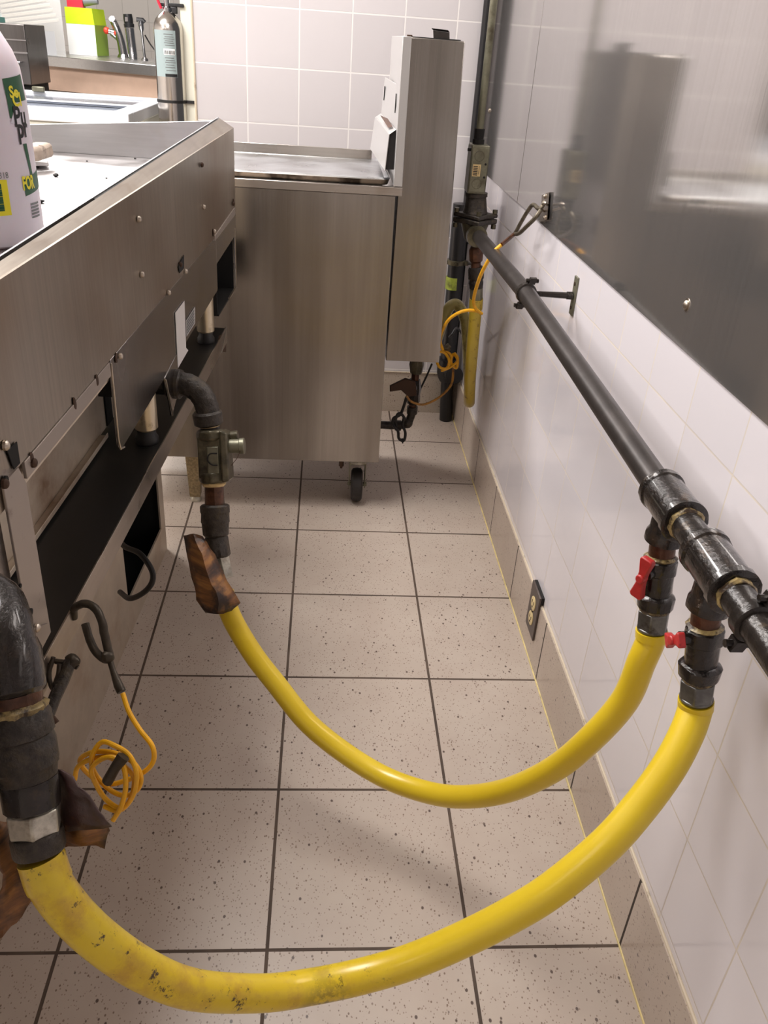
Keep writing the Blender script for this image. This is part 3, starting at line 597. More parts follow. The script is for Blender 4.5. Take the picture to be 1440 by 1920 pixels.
# lower plate: rectangle with rounded near corners, then the strip above the black hole
def gp(s_, z_, t_=0.0): return G(s_, t_, z_)
pl = [gp(-0.372, 0.829), gp(-0.374, 0.720)] + [gp(-0.364 - 0.010 * math.cos(a), 0.715 - 0.010 * math.sin(a)) for a in (0.3, 0.8, 1.3)] + [gp(-0.355, 0.7045), gp(0.362, 0.7225), gp(0.362, 0.829)]
b = MB(); b.slab(pl, -GT * 0.003); b.slab([gp(0.362, 0.775), gp(0.616, 0.784), gp(0.616, 0.829), gp(0.362, 0.829)], -GT * 0.003); b.slab([gp(0.592, 0.67), gp(0.606, 0.67), gp(0.606, 0.784), gp(0.592, 0.784)], -GT * 0.003)
b.slab([gp(-0.12, 0.712, 0.001), gp(-0.09, 0.635, 0.001), gp(-0.03, 0.66, 0.001), gp(-0.03, 0.72, 0.001)], -GT * 0.003)
o = b.build('lower_plate', M['grid_plate'], gr, bev=0.0008)
# light edge of the plate
b = MB(); b.tube([gp(-0.374, 0.825, 0.001), gp(-0.376, 0.722, 0.001), gp(-0.371, 0.708, 0.001), gp(-0.355, 0.7035, 0.001)], 0.0012, seg=6); b.build('plate_edge', M['bolt'], gr); b = MB(); b.tube([gp(-0.118, 0.708, 0.002), gp(-0.09, 0.636, 0.002)], 0.001, seg=6); b.build('plate_edge', M['bolt'], gr)
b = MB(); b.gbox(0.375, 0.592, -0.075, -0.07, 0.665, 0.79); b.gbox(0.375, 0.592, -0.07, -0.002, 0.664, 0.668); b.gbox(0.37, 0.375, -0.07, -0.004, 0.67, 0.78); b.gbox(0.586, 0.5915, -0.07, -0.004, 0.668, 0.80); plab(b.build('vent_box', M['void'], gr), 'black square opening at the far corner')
b = MB(); b.gbox(0.50, 0.600, -0.003, 0.001, 0.6655, 0.669); b.gbox(0.6, 0.604, -0.004, 0.001, 0.666, 0.80); b.build('vent_edge', M['bolt'], gr)
# bottom flanges of the back panel
b = MB(); b.gbox(-0.655, -0.380, -0.002, 0.0015, 0.811, 0.8285); plab(b.build('bottom_flange', M['flange'], gr, bev=0.0006), 'bright narrow flange'); b = MB(); b.hull8([G(0.345, 0.002, 0.834), G(0.60, 0.002, 0.845), G(0.60, 0.002, 0.829), G(0.345, 0.002, 0.824)], [G(0.345, -0.001, 0.834), G(0.60, -0.001, 0.845), G(0.60, -0.001, 0.829), G(0.345, -0.001, 0.824)])
plab(b.build('bottom_flange', M['flange'], gr, bev=0.0006), 'bright narrow flange')
# recessed inner body sheet hanging down behind
b = MB(); b.gbox(-0.66, 0.12, -0.105, -0.1, 0.6195, 0.80); b.gbox(-0.66, -0.15, -0.1, -0.088, 0.6195, 0.6225); b.gbox(-0.66, -0.15, -0.088, -0.0865, 0.6195, 0.627); b.build('recessed_panel', M['inner'], gr, bev=0.001)
b = MB(); b.gbox(-0.115, -0.085, -0.0995, -0.097, 0.622, 0.8); plab(b.build('dark_channel', M['void'], gr), 'dark channel beside the plate')
b = MB(); b.gbox(-1.1, -0.703, -0.012, -0.008, 0.622, 0.829); plab(b.build('near_panel', M['grid_plate'], gr), 'smooth darker sheet beyond the corner post')
# near upright post with holes and tab
b = MB(); b.hull8([PG(2, 880), PG(33, 872), PG(50, 905), PG(96, 1185), PG(66, 1243)], [q - GT * 0.003 for q in (PG(2, 880), PG(33, 872), PG(50, 905), PG(96, 1185), PG(66, 1243))])
b.hull8([PG(92, 1180), PG(112, 1172), PG(121, 1192), PG(72, 1262), PG(64, 1240)], [q - GT * 0.003 for q in (PG(92, 1180), PG(112, 1172), PG(121, 1192), PG(72, 1262), PG(64, 1240))]) if False else None
b.slab([PG(64, 1178, 0.002), PG(90, 1168, 0.002), PG(92, 1187, 0.002), PG(66, 1243, 0.002)], -GT * 0.003)
b.build('corner_post', M['flange'], gr, bev=0.0008)
for (x_, y_, r_) in ((11, 901, 0.0045), (58, 1147, 0.0035), (68, 1210, 0.0025), (38, 1098, 0.002)):
    p = PG(x_, y_, 0.002); b = MB(); b.cyl(p - GT * 0.001, p + GT * 0.0008, r_, seg=12); b.build('hole', M['void'], gr)
b = MB(); b.slab([PG(12, 845, 0.001), PG(30, 828, 0.001), PG(36, 868, 0.001), PG(25, 880, 0.001), PG(30, 900, 0.001), PG(24, 872, 0.001)][:4], GT * 0.001); plab(b.build('square_hole', M['void'], gr), 'square black hole')
b = MB(); b.slab([PG(334, 500, 0.001), PG(344, 478, 0.001), PG(344, 503, 0.001), PG(336, 512, 0.001)], GT * 0.001); plab(b.build('square_hole', M['void'], gr), 'square black hole')
SCR = [(10, 835), (62, 868), (225, 668), (316, 549), (338, 496), (348, 509), (402, 434), (437, 382), (260, 411), (266, 515), (378, 309), (382, 388), (8, 907), (69, 1177)]
for (x_, y_) in SCR:
    p = PG(x_, y_, 0.002); r_ = 0.0048 if y_ > 800 else 0.0042
    b = MB(); b.lathe(p - GT * 0.001, p + GT * 0.004, [(0, r_), (0.5, r_), (0.85, r_ * 0.7), (1, r_ * 0.2)], seg=10)
    plab(b.build('screw', M['bolt'] if (x_ + y_) % 3 else M['bolt_dark'], gr), 'small screw head')
for (x_, y_) in ((60, 862), (218, 672), (400, 436), (438, 380), (182, 713), (140, 757)):
    p = PG(x_, y_, 0.001); b = MB(); b.ball(p, 0.0045, jit=0.3, sc=(0.3, 1.1, 1.6)); b.build('clip', M['bolt_dark'], gr)
# stickers
b = MB(); b.slab([PG(329, 587, 0.0015), PG(346, 564, 0.0015), PG(349, 652, 0.0015), PG(353, 657, 0.0015), PG(334, 690, 0.0015)], -GT * 0.0008); plab(b.build('sticker', M['white'], gr), 'blank white sticker')
b = MB(); b.slab([PG(349, 602, 0.0015), PG(366, 575, 0.0015), PG(366, 606, 0.0015), PG(350, 631, 0.0015)], -GT * 0.0008); lb = plab(b.build('rating_label', M['greyprint'], gr), 'grey printed rating label')
for k in range(5):
    f = 0.12 + k * 0.18; a0 = PG(349, 602, 0.0025).lerp(PG(350, 631, 0.0025), f); a1 = PG(366, 575, 0.0025).lerp(PG(366, 606, 0.0025), f)
    b = MB(); b.slab([a0.lerp(a1, 0.1), a0.lerp(a1, 0.9), a0.lerp(a1, 0.9) - V((0, 0, 0.0018)), a0.lerp(a1, 0.1) - V((0, 0, 0.0018))], -GT * 0.0005); b.build('print_line', M['inkgrey'], lb)
# adjustable legs standing on the stand
def gleg(s_, t_):
    c = G(s_, t_, 0); 
    b = MB(); b.lathe(c + V((0, 0, ST)), c + V((0, 0, ST + 0.028)), [(0, 0.018), (0.3, 0.018), (0.5, 0.0145), (1, 0.0145)], seg=20); f_ = b.build('leg_foot', M['rubber'], gr)
    b = MB(); b.lathe(c + V((0, 0, ST + 0.022)), c + V((0, 0, 0.735)), [(0, 0.0155), (0.03, 0.0180), (0.9, 0.0180), (1, 0.0180)], seg=24); plab(b.build('leg', M['chrome'], gr), 'chromed adjustable leg')
gleg(-0.150, -0.026); gleg(0.350, -0.026); gleg(-0.9, -0.06)
b = MB(); b.gbox(-0.21, -0.12, -0.075, -0.006, 0.712, 0.80); b.build('leg_socket', M['void'], gr); b = MB(); b.gbox(0.31, 0.368, -0.07, -0.006, 0.728, 0.80); plab(b.build('leg_socket', M['void'], gr), 'dark leg socket')

# things on the griddle
def crumb(x_, y_, r_, lab):
    p = PZ(x_, y_, 0.9350); b = MB(); b.ball(p + V((0, 0, r_ * 0.5)), r_, jit=0.5, sc=(1.2, 1, 0.6)); tag(b.build('charred_crumb', M['char']), lab, 'crumb', 'charred crumbs on the griddle')
crumb(78, 380, 0.0042, 'black crumb close to the jug on the griddle, nearest the camera'); crumb(106, 331, 0.0045, 'biggest black crumb on the griddle, just right of the scraper')
crumb(163, 303, 0.002, 'tiny black crumb in the middle of the griddle, below the orange spot'); crumb(200, 335, 0.0018, 'tiny black crumb farther right on the bare griddle, alone')
crumb(253, 298, 0.002, 'tiny black crumb at the foot of the far splash')
t = thing('griddle_scraper', 'white plate scraper with a worn beige block handle, lying behind the white jug', 'scraper', tuple(PZ(60, 318, 0.9346)))
c = PZ(62, 318, 0.9346)
q0, q1, q2, q3 = PZ(30, 318, 0.9346), PZ(93, 316, 0.9346), PZ(84, 300, 0.9346), PZ(30, 296, 0.9346)
h = V((0, 0, 0.018))
b = MB(); b.hull8([q0 + V((0, 0, .006)), q1 + V((0, 0, .004)), q2 + h * .6, q3 + h * .7], [q0 + h, q1 + V((0, 0, .009)), q2 + h, q3 + h * 1.2]); b.build('scraper_plate', M['scraper_w'], t, bev=0.002)
b = MB(); b.hull8([q0 + V((0, -.004, 0)), q1 + V((-.02, 0, 0)), q2, q3], [q0 + V((0, 0.004, .0062)), q1 + V((-.022, 0.004, .0045)), q2 + V((0, 0, .008)), q3 + V((0, 0, .01))]); b.build('blade', M['char'], t, bev=0.001)
r0, r1 = PZ(38, 305, 0.952), PZ(78, 303, 0.952)
b = MB(); b.hull8([r0, r1, r1 + V((0.005, 0.075, 0)), r0 + V((0.005, 0.075, 0))], [r0 + V((0, .004, .026)), r1 + V((0, .004, .024)), r1 + V((0.003, 0.068, .028)), r0 + V((0.005, 0.07, .03))]); b.build('handle', M['scraper_h'], t, bev=0.007)

# cleaner jug
JX, JY, JZ = -0.379, 0.366, 0.9348; JR = 0.0735
t = jug = thing('cleaner_jug', 'white plastic cleaner jug with green and yellow print standing on the griddle', 'jug', (JX, JY, JZ))
b = MB(); H = 0.30
b.lathe((JX, JY, JZ), (JX, JY, JZ + H), [(0, JR - 0.008), (0.012, JR - 0.002), (0.03, JR), (0.3, JR), (0.55, JR - 0.0005), (0.66, JR - 0.003), (0.72, JR - 0.009), (0.78, JR - 0.019), (0.84, JR - 0.033), (0.9, 0.026), (0.93, 0.021), (1.0, 0.021)], seg=64)
b.build('jug_body', M['bottle'], jug)
b = MB(); b.lathe((JX, JY, JZ + H - 0.012), (JX, JY, JZ + H + 0.022), [(0, 0.0255), (0.9, 0.025), (1, 0.022)], seg=32); plab(b.build('cap', M['cardw'], jug), 'white screw cap')
# surface mapping: angle measured from the direction facing the camera
fa = math.atan2(CAM.y - JY, CAM.x - JX)
def jug_r(z): 
    f = (z - JZ) / H
    pr_ = [(0.03, JR), (0.55, JR - 0.0005), (0.66, JR - 0.003), (0.72, JR - 0.009), (0.78, JR - 0.019)]
    for (a, ra), (b2, rb) in zip(pr_, pr_[1:]):
        if a <= f <= b2: return ra + (rb - ra) * (f - a) / (b2 - a)
    return JR
def J(u, z, off=0.0006):   # u: arc length to the right of the camera-facing line
    an = fa + u / JR; r = jug_r(z) + off; return V((JX + r * math.cos(an), JY + r * math.sin(an), z))
def patch(name, corners, mat, lab=None, nu=10, nv=6, off=0.0006, par=None):
    (u0, z0), (u1, z1), (u2, z2), (u3, z3) = corners; bm_ = MB(); g = []
    for j in range(nv + 1):
        row = []
        for i in range(nu + 1):
            a = i / nu; c_ = j / nv; u = (u0 * (1 - a) + u1 * a) * (1 - c_) + (u3 * (1 - a) + u2 * a) * c_; z = (z0 * (1 - a) + z1 * a) * (1 - c_) + (z3 * (1 - a) + z2 * a) * c_
            row.append(bm_.bm.verts.new(J(u, z, off)))
        g.append(row)
    for j in range(nv):
        for i in range(nu): bm_.bm.faces.new((g[j][i], g[j][i + 1], g[j + 1][i + 1], g[j + 1][i]))
    o_ = bm_.build(name, mat, par or jug)
    if lab: plab(o_, lab)
    return o_
def J2(px_, py_):  # measured point of the print -> (arc, z) on the jug
    d = ray(px_, py_); o_ = CAM - V((JX, JY, 0)); a = d.x ** 2 + d.y ** 2; bb = 2 * (o_.x * d.x + o_.y * d.y); cc = o_.x ** 2 + o_.y ** 2 - JR ** 2
    disc = max(0, bb * bb - 4 * a * cc); k = (-bb - math.sqrt(disc)) / (2 * a); p = CAM + k * d
    an = math.atan2(p.y - JY, p.x - JX) - fa
    return (an * JR, p.z)
e0 = J2(6, 148); e1 = J2(30, 146); e2 = J2(19, 222)
uR = 0.095
patch('label_wedge', [e0, (uR, e0[1] + 0.004), (uR, J2(38, 215)[1] + 0.0), e2], M['green'], 'dark green label wedge', off=0.0005)
patch('label_cutout', [(e2[0] - 0.001, e2[1] - 0.005), (uR, e2[1] - 0.012), (uR, e2[1] + 0.018), (e2[0] + 0.013, e2[1] + 0.016)], M['bottle'], 'white wedge under the green print', off=0.0007)
def jtext(txt, px_, py_, size, mat, nm, bold=0.0, sx=1.0):
    u0, z0 = J2(px_, py_); text_mesh(txt, size, mat, nm, jug, lambda u, v: J(u0 + u * sx, z0 + v, 0.001), bold)
jtext('So', 19, 183, 0.017, M['yellow'], 'lettering', 0.0006); jtext('Cl', 24, 199, 0.020, M['yellow'], 'lettering', 0.0006)
jtext('Pu', 27, 237, 0.030, M['ink'], 'lettering', 0.0008, 0.85); jtext('pr', 34, 258, 0.030, M['ink'], 'lettering', 0.0008, 0.85)
g0 = J2(43, 335); g1 = J2(48, 368)
patch('green_band', [(g1[0], g1[1]), (g1[0] + 0.05, g1[1] + 0.006), (g0[0] + 0.055, g0[1] + 0.006), (g0[0], g0[1])], M['green'], 'dark green band')
jtext('FOR', 43, 356, 0.021, M['yellow'], 'lettering', 0.0008, 0.6)
s0 = J2(43, 270); s1 = J2(52, 330)
patch('side_stripe', [(s1[0] + 0.006, s1[1]), (s1[0] + 0.012, s1[1]), (s0[0] + 0.008, s0[1]), (s0[0], s0[1])], M['green'], 'narrow green stripe', nu=3)
y0_, y1_ = J2(-30, 407), J2(22, 403); y2_, y3_ = J2(12, 337), J2(-30, 337)
bc = patch('barcode_label', [y0_, y1_, y2_, y3_], M['yellow'], 'yellow barcode label')
for k in range(11):
    f0 = 0.14 + k * 0.07; z0 = y2_[1] + (y1_[1] - y2_[1]) * f0; u1 = y2_[0] + (y1_[0] - y2_[0]) * f0 - 0.008
    th_ = 0.0021 if k % 3 else 0.0033
    patch('bar', [(y0_[0] + 0.004, z0 - th_ / 2), (u1, z0 - th_ / 2), (u1, z0 + th_ / 2), (y0_[0] + 0.004, z0 + th_ / 2)], M['green'], None, nu=4, nv=1, off=0.0011, par=bc)
jtext('318', -2, 335, 0.010, M['inkgrey'], 'small_print', 0.0, 0.8)
for k in range(5):
    u0, z0 = J2(57 + k * 0.8, 383 + k * 6); patch('small_print', [(u0, z0 - 0.0015), (u0 + 0.02, z0 - 0.0015), (u0 + 0.02, z0 + 0.0008), (u0, z0 + 0.0008)], M['inkgrey'], None, nu=4, nv=1)

# ================================================================== WALL GAS MANIFOLD
A0 = V((0.437, 1.40, 0.777)); A1 = V((0.4475, 0.834, 0.7795)); A2 = V((0.4515, 0.03, 0.7575)); A3 = V((0.452, -0.118, 0.7555)); A4 = V((0.452, -1.9, 0.728))
PR = 0.0168
t = gm = thing('gas_pipe', 'long black steel gas pipe running along the tiled wall with two tees', 'pipe', tuple(A2))
b = MB(); b.tube([A0, A0.lerp(A1, .5), A1, A1.lerp(A2, .5), A2 + V((-.0004, 0.03, 0))], PR, seg=32, caps=True); b.build('pipe_run', M['pipe'], gm)
b = MB(); b.tube([A2, A3, A4], PR, seg=32, jit=0.04); plab(b.build('oily_pipe_run', M['iron'], gm), 'oily grimy end of the pipe')
def tee(c, d, lab, mat):
    d = d.normalized(); b = MB(); L = 0.039
    b.lathe(c - d * L, c + d * L, [(0, 0.0225), (0.02, 0.0262), (0.12, 0.0262), (0.15, 0.0242), (0.5, 0.0245), (0.85, 0.0242), (0.88, 0.0262), (0.98, 0.0262), (1, 0.0225)], seg=32, jit=0.03)
    dn = V((0.0, -0.02, -1)).normalized()
    b.lathe(c, c + dn * 0.047, [(0, 0.019), (0.65, 0.019), (0.75, 0.0215), (0.97, 0.0215), (1, 0.018)], seg=28, jit=0.06)
    return plab(b.build('tee', mat, gm), lab)
dr = A2 - A3
C1 = PY(1262, 935, 0.035); C2 = PY(1345, 1055, -0.098)
C1 = V((0.4515, 0.030, 0.7575)); C2 = V((0.452, -0.098, 0.7558))
tee(C1, dr, 'first tee, glossy black', M['iron_wet']); tee(C2, dr, 'second tee, glossy black', M['iron_wet'])
dn_ = dr.normalized()
for c, sg in ((C1 - dn_ * 0.041, 1), (C2 + dn_ * 0.040, 1), (C2 - dn_ * 0.042, 1)):
    b = MB(); b.lathe(c - dn_ * 0.004, c + dn_ * 0.004, [(0, 0.0172), (0.3, 0.0195), (0.7, 0.019), (1, 0.0172)], seg=24, jit=0.14); b.build('thread_sealant', M['sealant'], gm)

def shutoff(c, lab, hand_dir, handle_label, swing, end):
    """vertical chain below a tee: rusty nipple, valve body, union nut, zinc hex; returns lower end"""
    top = c + V((0, -0.001, -0.047)); dn = (end - top) / 0.119; t = thing('shutoff_valve', lab, 'valve', tuple(top + dn * 0.11), 'shut-off valves under the wall gas pipe')
    b = MB(); b.cyl(top - dn * 0.006, top + dn * 0.022, 0.0148, jit=0.08); b.build('nipple', M['rustnip'], t)
    b = MB(); b.lathe(top + dn * 0.017, top + dn * 0.0225, [(0, 0.0155), (0.5, 0.019), (1, 0.0165)], jit=0.08); b.build('thread_sealant', M['sealant'], t)
    b = MB(); b.lathe(top + dn * 0.021, top + dn * 0.088, [(0, 0.0165), (0.04, 0.0192), (0.28, 0.0192), (0.31, 0.0172), (0.7, 0.0165), (0.72, 0.0195), (0.76, 0.0218), (0.96, 0.0205), (1, 0.017)], seg=24, jit=0.09)
    side = V(hand_dir).normalized(); b.cyl(top + dn * 0.035, top + dn * 0.035 + side * 0.026, 0.0075, seg=16); b.build('valve_body', M['iron_wet'], t)
    b = MB(); b.lathe(top + dn * 0.086, top + dn * 0.092, [(0, 0.0165), (0.5, 0.018), (1, 0.0165)], jit=0.08); plab(b.build('thread_tape', M['sealant'], t), 'yellowish thread tape')
    b = MB(); b.cyl(top + dn * 0.091, top + dn * 0.116, 0.0192, 0.0185, seg=6); b.cyl(top + dn * 0.114, top + dn * 0.119, 0.0178, 0.017, seg=24); plab(b.build('hex_nut', M['zinc'], t, bev=0.0015), 'grey zinc hexagon nut')
    hc = top + dn * 0.037 + side * 0.027; sw = V(swing).normalized(); n_ = side.cross(sw).normalized()
    hl = 0.028 if end.y > -0.05 else 0.017
    prof_ = [(-hl, 0.0065), (-hl * .87, 0.0085), (-0.008, 0.005), (0.008, 0.005), (hl * .87, 0.0085), (hl, 0.0065)]
    b = MB(); b.slab([hc + sw * a + n_ * w_ for a, w_ in prof_] + [hc + sw * a - n_ * w_ for a, w_ in reversed(prof_)], side * 0.0085); b.cyl(hc, hc + side * 0.011, 0.0055, seg=12)
    plab(b.build('handle', M['redh'], t, bev=0.0015), handle_label)
    return top + dn * 0.119, dn
e1_, dn1 = shutoff(C1, 'shut-off valve with red lever hanging from the farther tee', (-0.82, -0.55, 0), 'red butterfly handle, turned upright', (0.0, 0.1, -1), PD(1222, 1182, 0.988))
e2_, dn2 = shutoff(C2, 'shut-off valve with red lever hanging from the nearer tee', (-0.97, -0.10, 0), 'red butterfly handle, seen end-on', (0.0, -0.78, 0.62), PD(1305, 1312, 0.882))

# ================================================================== HOSES
HR = 0.0172
def hose(pts, mat, r=HR, seg=28): 
    b = MB(); b.tube(catmull(pts, 10), r, seg=seg); return b
t = h1 = thing('gas_hose', 'yellow gas hose drooping from the farther wall tee to the middle of the griddle', 'hose', (0.176, 0.194, 0.137), 'yellow gas hoses across the aisle')
hp = [e1_, e1_ + dn1 * 0.015, PD(1203, 1240, 1.003), PD(1171, 1314, 1.03), (0.415, 0.009, 0.422), (0.384, 0.034, 0.34), (0.339, 0.072, 0.258), (0.287, 0.113, 0.199), (0.238, 0.153, 0.165), (0.176, 0.194, 0.153), (0.11, 0.233, 0.168), (0.049, 0.271, 0.197), (-0.004, 0.312, 0.242), (-0.044, 0.343, 0.279), (-0.082, 0.379, 0.326), (-0.098, 0.405, 0.362)]
hose(hp, None).build('hose_tube', M['hose'], h1)
cpts = catmull(hp, 10); b = MB(); b.tube(cpts[0:9], 0.0188, seg=28); plab(b.build('collar', M['hose'], h1), 'slightly wider yellow sleeve end')
t = h2 = thing('gas_hose', 'yellow gas hose nearest the camera, stained brown along its left half', 'hose', (0.117, -0.227, 0.289), 'yellow gas hoses across the aisle')
hp2 = [e2_, e2_ + dn2 * 0.02, (0.432, -0.150, 0.612), (0.412, -0.172, 0.585), (0.375, -0.20, 0.55), (0.342, -0.219, 0.513), (0.303, -0.23, 0.452), (0.267, -0.230, 0.393), (0.170, -0.229, 0.318), (0.117, -0.232, 0.303), (0.065, -0.242, 0.311), (0.015, -0.26, 0.334), (-0.045, -0.285, 0.392), (-0.087, -0.300, 0.445), (-0.125, -0.306, 0.51), (-0.151, -0.300, 0.558), (-0.160, -0.291, 0.583)]
def fix(px_, py_, dep): return PD(px_, py_, dep)
hp2 = [e2_, e2_ + dn2 * 0.015, fix(1287, 1376, .880), fix(1253, 1440, .872), fix(1198, 1515, .865), fix(1133, 1587, .86), fix(1035, 1668, .865), fix(950, 1720, .875), fix(860, 1765, .885), fix(767, 1804, .893), fix(675, 1831, .893), fix(583, 1850, .88), fix(492, 1862, .85), fix(367, 1856, .79), fix(269, 1819, .75), fix(171, 1749, .71), fix(101, 1669, .69), fix(76, 1605, .685)]
hose(hp2, None, r=0.0178).build('hose_tube', M['hose_dirty'], h2)
cp2 = catmull(hp2, 10); b = MB(); b.tube(cp2[0:9], 0.0185, seg=28); plab(b.build('collar', M['hose'], h2), 'wider yellow sleeve end at the wall')
b = MB(); b.tube(cp2[-9:], 0.0190, seg=28); plab(b.build('collar', M['hose_dirty'], h2), 'stained yellow sleeve end at the griddle')

# ------------ rear connection: elbow, regulator, coupler
t = el = thing('pipe_elbow', 'dusty black iron elbow bending down out of the griddle back', 'pipe elbow', (-0.13, 0.526, 0.64))
E = catmull([(-0.235, 0.556, 0.674), (-0.19, 0.553, 0.675), (-0.162, 0.549, 0.674), (-0.142, 0.541, 0.664), (-0.131, 0.532, 0.645), (-0.1285, 0.528, 0.625)], 6)
b = MB(); b.tube(E, 0.0195, seg=28, jit=0.08); b.lathe((-0.196, 0.5535, 0.675), (-0.172, 0.550, 0.675), [(0, 0.0215), (0.1, 0.0245), (0.9, 0.0245), (1, 0.021)], jit=0.06); b.lathe((-0.1305, 0.530, 0.638), (-0.1275, 0.5265, 0.615), [(0, 0.021), (0.15, 0.0245), (0.9, 0.0240), (1, 0.021)], jit=0.06); b.build('elbow', M['iron_matte'], el)
b = MB(); b.tube([(-0.1275, 0.5275, 0.618), (-0.1245, 0.5235, 0.588)], 0.0165, seg=24); b.build('nipple', M['pipe'], el)
b = MB(); b.lathe((-0.1275, 0.5265, 0.6155), (-0.1272, 0.526, 0.6125), [(0, 0.0172), (1, 0.0172)]); plab(b.build('thread_tape', M['tape'], el), 'cream ring of thread tape')
b = MB(); b.lathe((-0.1252, 0.524, 0.592), (-0.1245, 0.5235, 0.585), [(0, 0.0168), (0.5, 0.0178), (1, 0.0175)]); plab(b.build('thread_tape', M['tape'], el), 'orange-cream ring of thread tape')
def chain(pts): return [PD(x, y, d) for x, y, d in pts]
R0, R1 = PD(396, 805, 1.378), PD(401, 905, 1.392)
ax = (R1 - R0).normalized(); sd = (CR - ax * CR.dot(ax)).normalized(); fw = ax.cross(sd)   # fw points to/from the camera
if fw.dot(CAM - R0) < 0: fw = -fw
t = rg = thing('gas_regulator', 'oily olive-brown gas regulator hanging below the black elbow', 'regulator', tuple(R1))
L = (R1 - R0).length
def RP(a, s_, f_): return R0 + ax * (a * L) + sd * s_ + fw * f_
b = MB(); b.lathe(R0, R0 + ax * 0.018, [(0, 0.020), (0.2, 0.0255), (0.9, 0.0255), (1, 0.022)], seg=8, jit=0.05); b.lathe(R1 - ax * 0.018, R1, [(0, 0.022), (0.1, 0.025), (0.9, 0.024), (1, 0.020)], seg=8, jit=0.05)
b.hull8([RP(0.12, -0.021, 0.018), RP(0.12, 0.018, 0.018), RP(0.12, 0.018, -0.018), RP(0.12, -0.021, -0.018)], [RP(0.9, -0.021, 0.018), RP(0.9, 0.018, 0.018), RP(0.9, 0.018, -0.018), RP(0.9, -0.021, -0.018)])
b.build('regulator_body', M['regul'], rg, bev=0.004)
b = MB(); b.hull8([RP(0.0, 0.018, 0.026), RP(0.0, 0.018, -0.026), RP(0.98, 0.018, -0.026), RP(0.98, 0.018, 0.026)], [RP(0.06, 0.030, 0.024), RP(0.06, 0.030, -0.024), RP(0.95, 0.030, -0.024), RP(0.95, 0.030, 0.024)]); b.build('diaphragm_cover', M['regul'], rg, bev=0.003)
b = MB(); b.cyl(RP(0.32, 0.028, 0.002), RP(0.32, 0.052, 0.002), 0.012, seg=20); b.cyl(RP(0.32, 0.046, 0.002), RP(0.32, 0.0545, 0.002), 0.0135, seg=20); plab(b.build('vent_cap', M['galv'], rg, bev=0.001), 'round vent cap')
b = MB(); b.cyl(RP(0.16, 0.026, -0.012), RP(0.14, 0.042, -0.012), 0.0095, seg=16); b.build('side_plug', M['regul'], rg, bev=0.001)
b = MB(); b.hull8([RP(0.30, -0.006, 0.018), RP(0.30, 0.015, 0.018), RP(0.82, 0.015, 0.018), RP(0.82, -0.006, 0.018)], [RP(0.32, -0.004, 0.0205), RP(0.32, 0.013, 0.0205), RP(0.8, 0.013, 0.0205), RP(0.8, -0.004, 0.0205)]); b.build('cast_pad', M['galv'], rg, bev=0.001)
b = MB(); b.tube(catmull([RP(0.43, 0.012, 0.022), RP(0.44, 0.0, 0.022), RP(0.55, -0.004, 0.022), RP(0.64, 0.003, 0.022), RP(0.65, 0.012, 0.022)], 5), 0.0012, seg=6); plab(b.build('cast_mark', M['char'], rg), 'raised S-shaped casting mark')
b = MB(); b.tube(catmull([RP(0.36, 0.050, 0.012), RP(0.52, 0.044, 0.016), RP(0.66, 0.034, 0.02)], 5), 0.0006, seg=5); b.build('wire', M['bolt_dark'], rg)
t = qc = thing('hose_coupler', 'grimy black coupler stack joining regulator and the farther yellow hose', 'hose coupling', tuple(PD(415, 1010, 1.405)))
cpl = chain([(401, 905, 1.392), (403, 950, 1.398), (405, 1005, 1.404), (411, 1045, 1.408), (420, 1085, 1.408)])
b = MB(); b.tube([cpl[0], cpl[1]], 0.0165, jit=0.12); plab(b.build('nipple', M['rustnip'], qc), 'rusty nipple')
b = MB(); b.lathe(cpl[0] - ax * 0.003, cpl[0] + ax * 0.006, [(0, 0.017), (0.5, 0.0205), (1, 0.0175)], jit=0.15); plab(b.build('thread_tape', M['tape'], qc), 'loose cream thread tape')
b = MB(); b.lathe(cpl[1] - ax * 0.004, cpl[2], [(0, 0.0215), (0.06, 0.0245), (0.25, 0.0245), (0.28, 0.0235), (0.55, 0.0238), (0.58, 0.0225), (0.95, 0.0215), (1, 0.019)], seg=26, jit=0.05); b.build('quick_coupler', M['iron_matte'], qc)
b = MB(); b.lathe(cpl[2], cpl[3], [(0, 0.0185), (0.1, 0.0205), (0.9, 0.0200), (1, 0.017)], seg=10, jit=0.05); b.build('lock_ring', M['iron_matte'], qc)
b = MB(); b.cyl(cpl[3], cpl[4], 0.0175, 0.017, seg=6); plab(b.build('hex_nut', M['zinc_lt'], qc, bev=0.001), 'pale grey hexagon nut')
# connect hose end
# burnt tag hanging at rear coupler
def sheet(rows, mat, name, label, cat, thick=0.0015, sub=1, jit=0.0):
    bm_ = MB(); g = [[bm_.bm.verts.new(p) for p in r] for r in rows]
    for j in range(len(g) - 1):
        for i in range(len(g[0]) - 1): bm_.bm.faces.new((g[j][i], g[j][i + 1], g[j + 1][i + 1], g[j + 1][i]))
    if sub: bmesh.ops.subdivide_edges(bm_.bm, edges=bm_.bm.edges, cuts=sub, use_grid_fill=True, smooth=0.6)
    for v in bm_.bm.verts: v.co += V((1, 1, 1)) * 0.0 + V((mnoise.noise(v.co * 60), mnoise.noise(v.co * 70 + V((5, 0, 0))), mnoise.noise(v.co * 60 + V((0, 9, 0))))) * jit
    o = bm_.build(name, mat, smooth=60); md = o.modifiers.new('thickness', 'SOLIDIFY'); md.thickness = thick; md.offset = 0
    return tag(o, label, cat)
